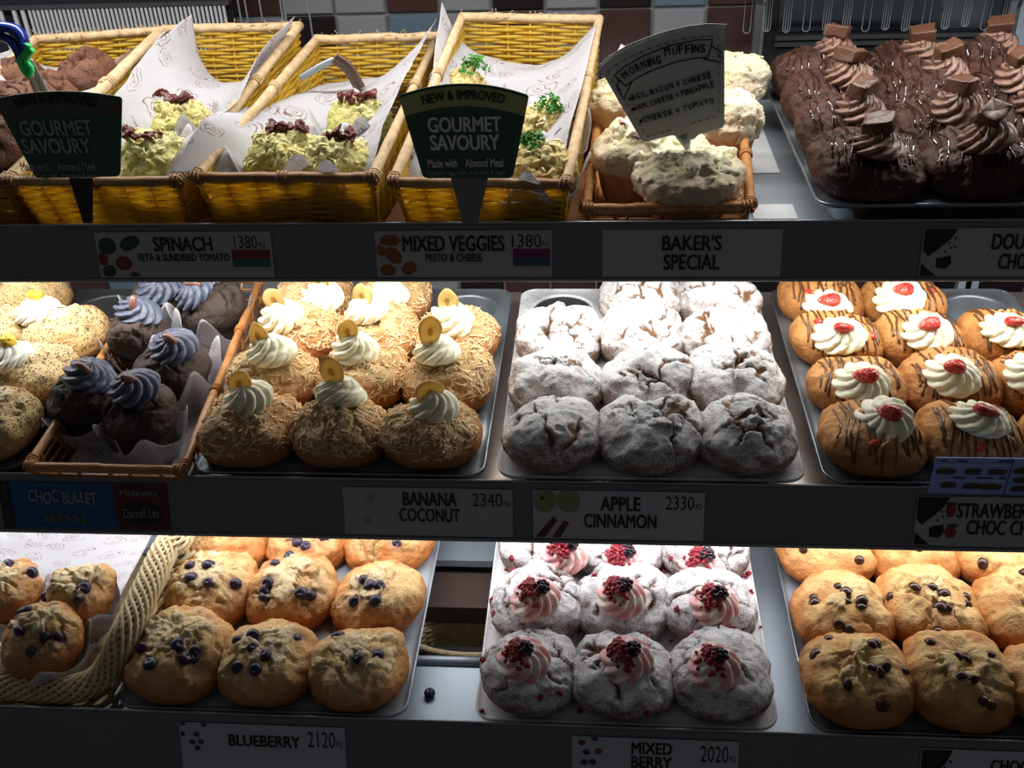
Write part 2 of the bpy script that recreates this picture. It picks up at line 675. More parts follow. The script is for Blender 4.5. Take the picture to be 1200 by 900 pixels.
def make_shelf(key, label):
    s = SH[key]
    t = thing('display_shelf', label, 'shelf', (0, s['top'][0], s['z'] + CZ), 0, 'shelves of the cake cabinet')
    oy, oz = s['top'][0], s['z']
    L = lambda y, z: (y - oy, z - oz)
    if key == 'B':
        ya, yb = atz(540, 772, s['z'])[1], atz(540, 657, s['z'])[1]
        b = MB()
        z0, z1 = -.012, 0
        b.box((XL, s['y0'] - oy, z0), (XR, ya - oy, z1))
        b.box((XL, yb - oy, z0), (XR, s['y1'] - oy, z1))
        b.box((-.10, ya - oy, z0), (XR, yb - oy, z1))
        b.box((XL, ya - oy, z0), (-.92, yb - oy, z1))
        # rolled lip at the front of the opening
        b.box((-.92, ya - oy - .003, -.03), (-.10, ya - oy, -.0125))
        link('shelf_plate', b.mesh('shelf_plate', [STEEL], False), t)
        link('rolled_edge', tmesh('rolled_edge', [(x, ya - oy - .006, .001) for x in np.linspace(-.92, -.10, 8)], .007, STEEL, 12), t)
        # the brown heater board and the deck seen through the opening
        link('brown_board', boxmesh('brown_board', (-.92, atz(540, 712, -1.06)[1] - oy, -.060), (-.10, yb - oy + .02, -.028), plain('brown_board', (.085, .055, .048), .45)), t)
        link('under_deck', boxmesh('under_deck', (-.98, -.02, -.150), (-.05, .50, -.140), plain('under_deck', (.13, .12, .125), .4, .3)), t)
        b = MB()
        b.box((-.92, ya - oy + .05, -.085), (-.10, ya - oy + .056, -.062))
        b.box((-.92, ya - oy + .075, -.085), (-.10, ya - oy + .085, -.070))
        link('slot_rail', b.mesh('slot_rail', [BLACKP], False), t)
    else:
        mat = SHELFM if key == 'M' else STEEL
        link('shelf_plate', boxmesh('shelf_plate', (XL, s['y0'] - oy, -.010), (XR, s['y1'] - oy, 0), mat), t)
    # fascia: a sheet folded round the front edge
    (ty, tz), (by, bz) = L(*s['top']), L(*s['bot'])
    prof = [(ty + .010, -.010), (ty + .008, tz - .004), (ty + .004, tz), (ty, tz - .001), (by, bz + .004), (by + .003, bz), (by + .02, bz + .001), (by + .02, bz + .004), (by + .006, bz + .005), (ty + .004, tz - .010), (ty + .006, -.012)]
    V = [(x, y, z) for x in (XL, XR) for (y, z) in prof]
    n = len(prof)
    F = [(i, (i + 1) % n, n + (i + 1) % n, n + i) for i in range(n)]
    b = MB().add(V, F)
    me = b.mesh('fascia', [FASCIA], False)
    link('fascia', me, t)
    link('fascia_lip', tmesh('fascia_lip', [(x, by - .001, bz + .003) for x in np.linspace(XL, XR, 6)], .0022, LIP, 8), t)
    link('fascia_edge', tmesh('fascia_edge', [(x, ty + .002, tz + .0005) for x in np.linspace(XL, XR, 6)], .0018, LIP, 8), t)
    if key != 'B':
        ly = 1.200 if key == 'T' else 1.040
        lz = -.545 if key == 'T' else -.818
        b = MB()
        b.box((-1.10, ly - oy - .022, lz - oz + .004), (.80, ly - oy + .022, lz - oz + .012))
        b.box((-1.10, ly - oy - .024, lz - oz - .002), (.80, ly - oy - .021, lz - oz + .012))
        link('lamp_housing', b.mesh('lamp_housing', [plain('lamp_housing', (.6, .6, .6), .5)], False), t)
    return t


make_shelf('T', 'top steel shelf carrying yellow baskets with dark fascia below them')
make_shelf('M', 'middle shelf under banana, apple and strawberry trays with dark fascia')
make_shelf('B', 'lowest steel shelf under blueberry and mixed berry trays, open slot in it')

# upright posts of the cabinet
def post(px, y, za, zb, wd, label, mat):
    p = aty(px, 40, y)
    o = link('cabinet_post', boxmesh('cabinet_post', (-wd / 2, -.008, za - zb), (wd / 2, .008, 0), mat), None, (p[0], y, zb + CZ))
    tag(o, label, 'post', 'uprights at the back of the cabinet')


POSTM = plain('pale_post_metal', (.45, .52, .60), .3, .6)
post(886, 1.64, -1.6, -.10, .010, 'thin grey upright post left of the black appliance', plain('grey_post_metal', (.22, .23, .26), .3, .7))
post(1196, 1.64, -1.6, -.10, .022, 'pale blue upright post at far right edge behind chocolate muffins', POSTM)
p = aty(1164, 331, 1.55)
o = link('cabinet_post', boxmesh('cabinet_post', (-.011, -.008, -.5), (.011, .008, .24), POSTM), None, (p[0], 1.64, p[2]))
tag(o, 'pale upright seen in the gap above the strawberry tray', 'post', 'uprights at the back of the cabinet')

# slatted rack at the upper left
t = thing('slatted_rack', 'pale slatted rack behind yellow baskets at upper left', 'rack', tuple(aty(130, 40, 1.66)))
b0 = np.array(t.location)
SLAT = plain('pale_slat', (.55, .57, .60), .35)
GLSL = plain('clear_acrylic_edge', (.26, .28, .31), .2)
zt = aty(130, 7, 1.66)[2] - b0[2]
zb = aty(130, 60, 1.66)[2] - b0[2]
sm = boxmesh('slat', (-.0018, -.002, zb), (.0018, .002, zt), SLAT)
for k in range(46):
    link('slat', sm, t, (aty(38 + 5.05 * k, 25, 1.66)[0] - b0[0], 0, 0))
sm2 = boxmesh('slat', (-.0008, -.002, zb), (.0008, .002, zt + .05), GLSL)
for px in (4, 20, 30, 283, 291, 308, 332, 336, 364):
    link('slat', sm2 if px > 100 else boxmesh('slat', (-.003, -.002, zb), (.003, .002, zt), SLAT), t, (aty(px, 25, 1.66)[0] - b0[0], 0, 0))
xa, xb = aty(-60, 10, 1.66)[0] - b0[0], aty(270, 10, 1.66)[0] - b0[0]
link('top_rail', boxmesh('top_rail', (xa, -.004, zt - .002), (xb, .004, zt + .004), PLASTIC), t)
link('backing', boxmesh('backing', (xa, .012, zb - .05), (xb, .016, zt + .10), plain('dark_backing', (.02, .022, .03), .3)), t)

# black appliance with loops of wire hanging in front of it at the upper right
pa, pb = aty(893, 108, 1.70), aty(1185, 5, 1.70)
t = thing('black_appliance', 'black appliance panel behind double chocolate muffins', 'appliance', ((pa[0] + pb[0]) / 2, 1.70, pa[2]))
hw = (pb[0] - pa[0]) / 2
H = .20
link('housing', boxmesh('housing', (-hw, 0, -.02), (hw, .04, H), BLACKP), t)
b = MB()
for z in (.075, .085):
    b.box((-hw + .012, -.006, z), (hw - .012, -.0005, z + .006))
link('ledge', b.mesh('ledge', [PLASTIC], False), t)
link('window', boxmesh('window', (-hw + .015, -.003, .098), (hw - .015, -.0005, H - .01), plain('dim_glass', (.035, .045, .055), .08, coat=.5)), t)
link('dial', boxmesh('dial', (-.03, -.004, .05), (-.012, -.0005, .064), plain('dial_face', (.12, .13, .14), .3)), t)
vs = boxmesh('vent_slit', (-.001, -.002, .044), (.001, -.0004, .052), INK)
for k in range(12):
    link('vent_slit', vs, t, (-hw + .03 + k * .005, 0, 0))
t = thing('hanging_wire_rack', 'row of long thin wire loops hanging at upper right', 'rack', tuple(aty(1040, -10, 1.60)))
b0 = np.array(t.location)


def loop_mesh(hz, wd, deep):
    P = [(-wd, 0, hz)] + [(-wd * math.cos(a), 0, -deep + wd - wd * math.sin(a)) for a in np.linspace(0, PI, 9)] + [(wd, 0, hz)]
    return tmesh('wire_loop', P, .0006, GLSL, 6)


for k in range(15):
    px = 879 + 23.6 * k
    top = aty(px, -12, 1.60)
    ln = top[2] - aty(px, (39, 37, 38, 37, 36, 33)[k % 6] - (k // 6) * 2, 1.60)[2]
    link('wire_loop', loop_mesh(.02, .0052, ln), t, (top[0] - b0[0], 0, top[2] - b0[2]))
    if k % 3:
        link('wire_loop', loop_mesh(.02, .0018, ln * .96), t, (top[0] - b0[0], 0, top[2] - b0[2]))
link('cross_bar', tmesh('cross_bar', [tuple(aty(x, -14, 1.60) - b0) for x in (870, 960, 1060, 1160, 1220)], .004, PLASTIC), t)

# ------------------------------------------------------------------ flat things built at their place: text, shapes
_fc = {}


def text_me(s, bold=0.0, mat=INK):
    key = (s, bold, mat.name)
    if key in _fc:
        return _fc[key]
    cu = bpy.data.curves.new('lettering', 'FONT')
    cu.body = s
    cu.size = 1
    cu.resolution_u = 3
    cu.extrude = .004
    o = bpy.data.objects.new('tmp_text', cu)
    C.objects.link(o)
    bpy.context.view_layer.update()
    me = bpy.data.meshes.new_from_object(o.evaluated_get(bpy.context.evaluated_depsgraph_get()))
    bpy.data.objects.remove(o)
    co = np.empty(len(me.vertices) * 3)
    me.vertices.foreach_get('co', co)
    co = co.reshape(-1, 3)
    if bold > .008:                          # heavier strokes: the outlines laid over each other, slightly shifted
        nv = len(co)
        polys = [tuple(p.vertices) for p in me.polygons]
        e = min(bold, .034)
        sh = [(-e, -e * .4), (-e, e * .4), (e, -e * .4), (e, e * .4), (0, 0)]
        co = np.concatenate([co + np.array([dx, dy, .010 * k]) for k, (dx, dy) in enumerate(sh)])
        me = bpy.data.meshes.new('lettering')
        me.from_pydata([tuple(q) for q in co], [], [tuple(i + k * nv for i in p) for k in range(len(sh)) for p in polys])
        me.update()
    lo, hi = co.min(0), co.max(0)
    _fc[key] = (me, co, lo, hi)
    return _fc[key]


def put_text(parent, name, s, x, z, wd, ht, off, mat=INK, bold=.012, angle=0.0, warp=None):
    """text in the plane of its parent: x right, z up, y towards the reader is negative; box wd by ht with lower left corner x, z"""
    me, co, lo, hi = text_me(s, bold, mat)
    me2 = me.copy()
    q = np.empty_like(co)
    u = (co[:, 0] - lo[0]) / (hi[0] - lo[0])
    v_ = (co[:, 1] - lo[1]) / (hi[1] - lo[1])
    if warp:
        u, v_ = warp(u, v_)
    X = u * wd
    Z = v_ * ht
    ca, sa = math.cos(angle), math.sin(angle)
    q[:, 0] = x + X * ca - Z * sa
    q[:, 2] = z + X * sa + Z * ca
    q[:, 1] = -off - (co[:, 2] + .004) * .02
    me2.vertices.foreach_set('co', q.ravel().astype('f'))
    me2.materials.clear()
    me2.materials.append(mat)
    me2.update()
    return link(name, me2, parent)


def flat_poly(parent, name, pts, off, mat, th=.0004):
    n = len(pts)
    V = [(x, -off, z) for x, z in pts] + [(x, -off + th, z) for x, z in pts]
    me = bpy.data.meshes.new(name)
    me.from_pydata(V, [], [list(range(n)), list(range(2 * n - 1, n - 1, -1))] + [[i, n + i, n + (i + 1) % n, (i + 1) % n] for i in range(n)])
    me.materials.append(mat)
    me.update()
    return link(name, me, parent)


def blob(cx, cz, a, b, rot=0.0, n=16, pw=1.0, jag=0.0, seed=0):
    r_ = random.Random(seed)
    P = []
    for k in range(n):
        th = 2 * PI * k / n
        j = 1 + r_.uniform(-jag, jag)
        x, z = a * j * math.cos(th), b * j * math.sin(th) * (1 if pw == 1 else abs(math.sin(th)) ** pw)
        P.append((cx + x * math.cos(rot) - z * math.sin(rot), cz + x * math.sin(rot) + z * math.cos(rot)))
    return P


# ------------------------------------------------------------------ price cards on the fascias
def card(key, px0, px1, py, label, mat=CARD, hfrac=(.10, .90)):
    s = SH[key]
    (ty, tz), (by, bz) = s['top'], s['bot']
    L = math.hypot(ty - by, tz - bz)
    tilt = math.atan2(ty - by, tz - bz)
    ym = (ty + by) / 2
    x0, x1 = aty(px0, py, ym)[0], aty(px1, py, ym)[0]
    o = thing('price_card', label, 'price card', (x0, 0, 0), 0, 'price cards along the shelf edges')
    h = L * (hfrac[1] - hfrac[0])
    y = by + (ty - by) * (1 - hfrac[1])
    z = bz + (tz - bz) * (1 - hfrac[1])
    o.location = (x0, y - .0012, z + CZ)
    o.rotation_euler = (-tilt, 0, 0)
    W = x1 - x0
    link('card', boxmesh('card', (0, -.0012, 0), (W, -.0002, h), mat), o)
    return o, W, h


def kj(o, W, h, num, x=.80, wd=.155):
    put_text(o, 'energy_number', num, W * x, h * .64, W * wd, h * .28, .0014, INK, -.012)
    put_text(o, 'energy_unit', 'KJ', W * (x + wd + .008), h * .64, W * .032, h * .13, .0014, INK, -.005)


LEAFC, TOMC, ORC = ink((.030, .075, .028)), ink((.22, .030, .022)), ink((.30, .085, .030))
TEAL, MAG = ink((.05, .12, .13)), ink((.22, .02, .10))
o, W, h = card('T', 115, 320, 297, 'spinach price card under the second yellow basket')
for k, (cx, cz, a, b, r_, m) in enumerate(((.065, .70, .052, .19, 0, LEAFC), (.195, .76, .062, .15, .7, LEAFC), (.145, .32, .048, .16, 0, TOMC), (.03, .42, .028, .16, 0, TOMC), (.055, .14, .040, .14, .6, LEAFC), (.20, .06, .030, .055, 0, LEAFC))):
    flat_poly(o, 'printed_picture', [(max(x, .001), max(.001, min(z, h - .001))) for x, z in blob(cx * W, cz * h, a * W, b * h, r_ * .6)], .0014, m)
put_text(o, 'lettering', 'SPINACH', W * .33, h * .58, W * .335, h * .32, .0014, INK, .030)
put_text(o, 'lettering', 'FETA & SUNDRIED TOMATO', W * .235, h * .36, W * .52, h * .17, .0014, INK, .02)
kj(o, W, h, '1380', .79, .13)
flat_poly(o, 'colour_block', [(W * .77, h * .42), (W * .985, h * .42), (W * .985, h * .61), (W * .77, h * .61)], .0014, TOMC)
flat_poly(o, 'colour_block', [(W * .77, h * .23), (W * .985, h * .23), (W * .985, h * .42), (W * .77, h * .42)], .0014, TEAL)
o, W, h = card('T', 441, 647, 296, 'mixed veggies price card under the pesto basket')
for k, (cx, cz, a, b) in enumerate(((.08, .80, .06, .13), (.03, .58, .035, .13), (.10, .45, .052, .17), (.06, .17, .05, .15), (.19, .20, .055, .15))):
    flat_poly(o, 'printed_picture', [(max(x, .001), max(z, .001)) for x, z in blob(cx * W, cz * h, a * W, b * h, k, 7, 1, .2, k)], .0014, ORC)
put_text(o, 'lettering', 'MIXED VEGGIES', W * .155, h * .56, W * .58, h * .34, .0014, INK, .030)
put_text(o, 'lettering', 'PESTO & CHEESE', W * .285, h * .34, W * .32, h * .17, .0014, INK, .02)
kj(o, W, h, '1380', .775, .165)
flat_poly(o, 'colour_block', [(W * .78, h * .42), (W * .99, h * .42), (W * .99, h * .61), (W * .78, h * .61)], .0014, MAG)
flat_poly(o, 'colour_block', [(W * .78, h * .23), (W * .99, h * .23), (W * .99, h * .42), (W * .78, h * .42)], .0014, TEAL)
o, W, h = card('T', 706, 916, 293, "baker's special price card under the morning muffin basket")
put_text(o, 'lettering', "BAKER'S", W * .335, h * .56, W * .33, h * .33, .0014, INK, .026)
put_text(o, 'lettering', 'SPECIAL', W * .345, h * .15, W * .315, h * .33, .0014, INK, .026)


def choc_print(o, W, h):
    flat_poly(o, 'printed_picture', [(.001, h * .99), (W * .19, h * .99), (W * .155, h * .78), (W * .10, h * .60), (W * .04, h * .42), (.001, h * .55)], .0014, INK)
    flat_poly(o, 'printed_picture', [(.001, h * .28), (W * .05, h * .14), (W * .10, h * .01), (.001, h * .01)], .0014, INK)
    flat_poly(o, 'printed_picture', [(W * .085, h * .38), (W * .165, h * .44), (W * .175, h * .28), (W * .145, h * .16), (W * .09, h * .18)], .0014, INK)
    for k, (x, z) in enumerate(((.18, .80), (.15, .70), (.16, .60), (.13, .52), (.185, .62))):
        flat_poly(o, 'printed_picture', blob(x * W, z * h, .007 * W, .03 * h, k, 6), .0014, INK)


o, W, h = card('T', 1080, 1292, 291, 'double chocolate price card at right end of the top shelf')
choc_print(o, W, h)
put_text(o, 'lettering', 'DOUBLE', W * .385, h * .56, W * .31, h * .33, .0014, INK, .026)
put_text(o, 'lettering', 'CHOC', W * .435, h * .15, W * .21, h * .33, .0014, INK, .026)
o, W, h = card('M', 404, 601, 600, 'banana coconut price card in front of the banana tray', CARD)
put_text(o, 'lettering', 'BANANA', W * .355, h * .64, W * .32, h * .28, .0014, INK, .03)
put_text(o, 'lettering', 'COCONUT', W * .33, h * .30, W * .36, h * .28, .0014, INK, .02)
kj(o, W, h, '2340', .765, .175)
for k, (x, z, a) in enumerate(((.16, .78, .028), (.14, .30, .022), (.05, .62, .010))):
    flat_poly(o, 'printed_picture', blob(x * W, z * h, a * W, a * W, 0, 12, 1, .15, k), .0014, ink((.36, .34, .33)))
o, W, h = card('M', 625, 825, 604, 'apple cinnamon price card in front of the sugared tray', CARDW)
put_text(o, 'lettering', 'APPLE', W * .395, h * .60, W * .235, h * .29, .0014, INK, .026)
put_text(o, 'lettering', 'CINNAMON', W * .30, h * .24, W * .425, h * .29, .0014, INK, .026)
kj(o, W, h, '2330', .775, .165)
APC, CIN = ink((.30, .30, .16)), ink((.12, .035, .035))
flat_poly(o, 'printed_picture', [(max(x, .001), min(z, h * .99)) for x, z in blob(.07 * W, .80 * h, .07 * W, .26 * h)], .0014, APC)
flat_poly(o, 'printed_picture', [(x, min(z, h * .99)) for x, z in blob(.21 * W, .80 * h, .07 * W, .26 * h)], .0014, APC)
flat_poly(o, 'printed_picture', blob(.055 * W, .84 * h, .012 * W, .04 * h), .0018, INK)
flat_poly(o, 'printed_picture', [(W * .01, h * .02), (W * .07, h * .02), (W * .145, h * .38), (W * .12, h * .46)], .0014, CIN)
flat_poly(o, 'printed_picture', [(W * .11, h * .02), (W * .16, h * .02), (W * .215, h * .34), (W * .18, h * .38)], .0014, CIN)
o, W, h = card('M', 1070, 1275, 616, 'strawberry choc chip price card at right end of middle shelf', CARD)
choc_print(o, W, h)
put_text(o, 'lettering', 'STRAWBERRY', W * .235, h * .58, W * .50, h * .30, .0014, INK, .024)
put_text(o, 'lettering', 'CHOC CHIP', W * .30, h * .24, W * .42, h * .30, .0014, INK, .024)
RB = ink((.30, .035, .030))
flat_poly(o, 'printed_picture', blob(.20 * W, .72 * h, .03 * W, .14 * h, 0, 10), .0014, RB)
flat_poly(o, 'printed_picture', blob(.21 * W, .28 * h, .035 * W, .13 * h, .3, 10), .0014, RB)
flat_poly(o, 'printed_picture', blob(.20 * W, .86 * h, .035 * W, .035 * h, 0, 8), .0018, LEAFC)
flat_poly(o, 'printed_picture', blob(.22 * W, .42 * h, .035 * W, .035 * h, 0, 8), .0018, LEAFC)
# chocolate bullet card: black end strip, blue field, red field with an oval badge
o, W, h = card('M', 3, 197, 591, 'blue and red price card with a black end strip, lower left of middle shelf', ink((.008, .085, .26)))
flat_poly(o, 'end_strip', [(0, 0), (W * .068, 0), (W * .068, h), (0, h)], .0014, INK)
put_text(o, 'lettering', 'GOURMET MUFFIN', W * .052, h * .06, h * .88, W * .035, .0018, ink((.12, .12, .12)), .0, PI / 2)
flat_poly(o, 'red_panel', [(W * .70, 0), (W, 0), (W, h), (W * .70, h), (W * .685, h * .75), (W * .68, h * .5), (W * .685, h * .25)], .0014, ink((.13, .010, .018)))
flat_poly(o, 'oval_badge', blob(.84 * W, .36 * h, .125 * W, .27 * h, 0, 28), .0018, INK)
GREYI = ink((.30, .29, .28))
wv = lambda u, v_: (u, v_ + .12 * np.sin(u * 19))
put_text(o, 'lettering', 'CHOC BULLET', W * .175, h * .56, W * .41, h * .26, .0014, ink((.34, .35, .32)), .03, 0, wv)
put_text(o, 'energy_number', '2679 kJ', W * .245, h * .10, W * .25, h * .20, .0014, ink((.22, .21, .06)), .03)
put_text(o, 'lettering', 'Made with', W * .73, h * .74, W * .22, h * .13, .0018, GREYI, .01, 0, lambda u, v_: (u, v_ + .6 * u * (1 - u)))
put_text(o, 'lettering', 'Darrell Lea', W * .735, h * .26, W * .21, h * .20, .0024, GREYI, -.005, .04, lambda u, v_: (u + .02 * v_, v_))
o, W, h = card('B', 211, 403, 870, 'blueberry price card below the blueberry tray', CARDW)
put_text(o, 'lettering', 'BLUEBERRY', W * .295, h * .62, W * .435, h * .20, .0014, INK, .030)
kj(o, W, h, '2120', .775, .165)
BB, RBB = ink((.05, .06, .12)), ink((.28, .05, .06))
for x, z in ((.10, .80), (.072, .66), (.125, .67), (.10, .56), (.15, .985), (.02, .99), (.012, .80)):
    flat_poly(o, 'printed_picture', [(max(a, .001), min(c_, h)) for a, c_ in blob(x * W, z * h, .020 * W, .048 * h, 0, 12)], .0014, BB)
o, W, h = card('B', 670, 867, 883, 'mixed berry price card below the pink topped muffins', CARDW)
put_text(o, 'lettering', 'MIXED', W * .36, h * .74, W * .245, h * .20, .0014, INK, .026)
put_text(o, 'lettering', 'BERRY', W * .36, h * .50, W * .245, h * .20, .0014, INK, .026)
kj(o, W, h, '2020', .775, .165)
for k, (x, z) in enumerate(((.06, .90), (.16, .76), (.09, .74), (.075, .56), (.125, .57), (.14, .985))):
    flat_poly(o, 'printed_picture', [(max(a, .001), min(c_, h)) for a, c_ in blob(x * W, z * h, .024 * W, .052 * h, 0, 12)], .0014, (RBB if k < 2 else BB))
o, W, h = card('B', 1082, 1285, 890, 'choc chip price card at lower right corner', CARDW)
choc_print(o, W, h)
put_text(o, 'lettering', 'CHOC CHIP', W * .42, h * .66, W * .42, h * .20, .0014, INK, .026)


# reflection of a blue leaflet, built as a solid sheet before the strawberry tray
p0, p1 = aty(1087, 578, .921), aty(1087, 536, .921)
q1 = aty(1300, 536, .921)
o = thing('leaflet_reflection', 'solid reflection of a blue leaflet with rows of small cake pictures, before the strawberry tray', 'leaflet', tuple(p0))
W, h = q1[0] - p0[0], p1[2] - p0[2]
link('sheet', boxmesh('sheet', (0, 0, 0), (W, .0008, h), ink((.28, .42, .85))), o)
DKB, PALEB = ink((.03, .07, .25)), ink((.40, .54, .90))
flat_poly(o, 'fold_line', [(W * .452, 0), (W * .458, 0), (W * .458, h), (W * .452, h)], .0006, DKB)
for r_ in range(2):
    flat_poly(o, 'pale_band', [(.001, h * (.36 + .42 * r_)), (W * .45, h * (.36 + .42 * r_)), (W * .45, h * (.42 + .42 * r_)), (.001, h * (.42 + .42 * r_))], .0005, PALEB)
BRN = ink((.07, .045, .035))
k = 0
for cx, cz, a in ((.075, .64, .06), (.24, .64, .055), (.38, .64, .055), (.11, .26, .055), (.25, .24, .06), (.36, .22, .07), (.52, .68, .05), (.53, .42, .05), (.53, .18, .05), (.66, .66, .05), (.66, .26, .05)):
    flat_poly(o, 'cake_picture', blob(cx * W, cz * h, a * W, .075 * h, 0, 10, 1, .15, k), .0009, BRN)
    flat_poly(o, 'shadow_print', blob(cx * W, cz * h - .06 * h, a * W * .95, .03 * h, 0, 10, 1, .1, k), .0007, DKB)
    k += 1
for x, z, a in ((.03, .90, .02), (.13, .90, .03), (.37, .90, .045), (.12, .44, .04), (.26, .44, .05), (.40, .44, .02)):
    flat_poly(o, 'caption_line', [(x * W, z * h), ((x + a * 2) * W, z * h), ((x + a * 2) * W, (z + .035) * h), (x * W, (z + .035) * h)], .0009, DKB)


# ------------------------------------------------------------------ baking tins
def tin(key, X0, X1, nc, nr, mat, label, group='muffin tins', pitch_y=.1125, y0=None, cell=None, zoff=0.0):
    s = SH[key]
    y0 = s['y0'] + .006 if y0 is None else y0
    Wd = X1 - X0
    D = nr * pitch_y + .014
    px = (Wd - .014) / nc
    zt = s['pan'] - s['z'] + zoff
    o = thing('muffin_tin', label, 'baking tin', ((X0 + X1) / 2, y0 + D / 2, s['z'] + CZ), 0, group)
    # top sheet with round openings
    b = MB()
    ns = 40
    R_ = min(px, pitch_y) * .405
    th = np.linspace(0, 2 * PI, ns, endpoint=False) + PI / 4
    sq = np.maximum(np.abs(np.cos(th)), np.abs(np.sin(th)))
    for i in range(nc):
        for j in range(nr):
            cx, cy = -Wd / 2 + .007 + (i + .5) * px, -D / 2 + .007 + (j + .5) * pitch_y
            hx, hy = px / 2, pitch_y / 2
            ox, oy = np.cos(th) / sq * hx, np.sin(th) / sq * hy
            P = []
            for rr_, zz in ((None, 0), (R_ + .004, 0), (R_ + .0025, .0012), (R_, .0006), (R_ - .0015, -.002)):
                if rr_ is None:
                    P.append(np.stack([cx + ox, cy + oy, np.full(ns, zt)], -1))
                else:
                    P.append(np.stack([cx + rr_ * np.cos(th), cy + rr_ * np.sin(th), np.full(ns, zt + zz)], -1))
            b.add(np.concatenate(P), grid_faces(5, ns, True)[:, ::-1])
    # border with a rolled, rounded edge
    ring = []
    rc = .022
    m = 8

    def rr_path(hx, hy, r0, z):
        P = []
        for (sx, sy, a0) in ((1, 1, 0), (-1, 1, PI / 2), (-1, -1, PI), (1, -1, 3 * PI / 2)):
            for a in np.linspace(a0, a0 + PI / 2, m):
                P.append((sx * (hx - r0) + r0 * math.cos(a), sy * (hy - r0) + r0 * math.sin(a), z))
        return P
    hx, hy = Wd / 2, D / 2
    layers = [rr_path(hx - .007, hy - .007, .0005, zt), rr_path(hx - .001, hy - .001, rc, zt), rr_path(hx, hy, rc, zt + .0015), rr_path(hx + .0018, hy + .0018, rc, zt), rr_path(hx + .0012, hy + .0012, rc, zt - .003),
              rr_path(hx - .001, hy - .001, rc, zt - .005)]
    b.add([p for L_ in layers for p in L_], grid_faces(len(layers), 4 * m, True)[:, ::-1])
    link('tin_sheet', b.mesh('tin_sheet', [mat]), o)
    b = MB()
    prof = [(R_ - .001, -.001), (R_ - .004, -.012), (R_ * .84, -.036), (R_ * .79, -.0395), (0.0005, -.0395)]
    V = np.concatenate([np.stack([r_ * np.cos(th), r_ * np.sin(th), np.full(ns, z_)], -1) for r_, z_ in prof])
    b.add(V, grid_faces(len(prof), ns, True)[:, ::-1])
    cm = b.mesh('cup', [TRAYD if mat is TRAYS or mat is TRAYD else mat])
    cells = []
    for j in range(nr):
        for i in range(nc):
            cx, cy = -Wd / 2 + .007 + (i + .5) * px, -D / 2 + .007 + (j + .5) * pitch_y
            link('cup', cm, o, (cx, cy, zt))
            cells.append((o.location[0] + cx, o.location[1] + cy))
    return o, cells, s['z'] + zt


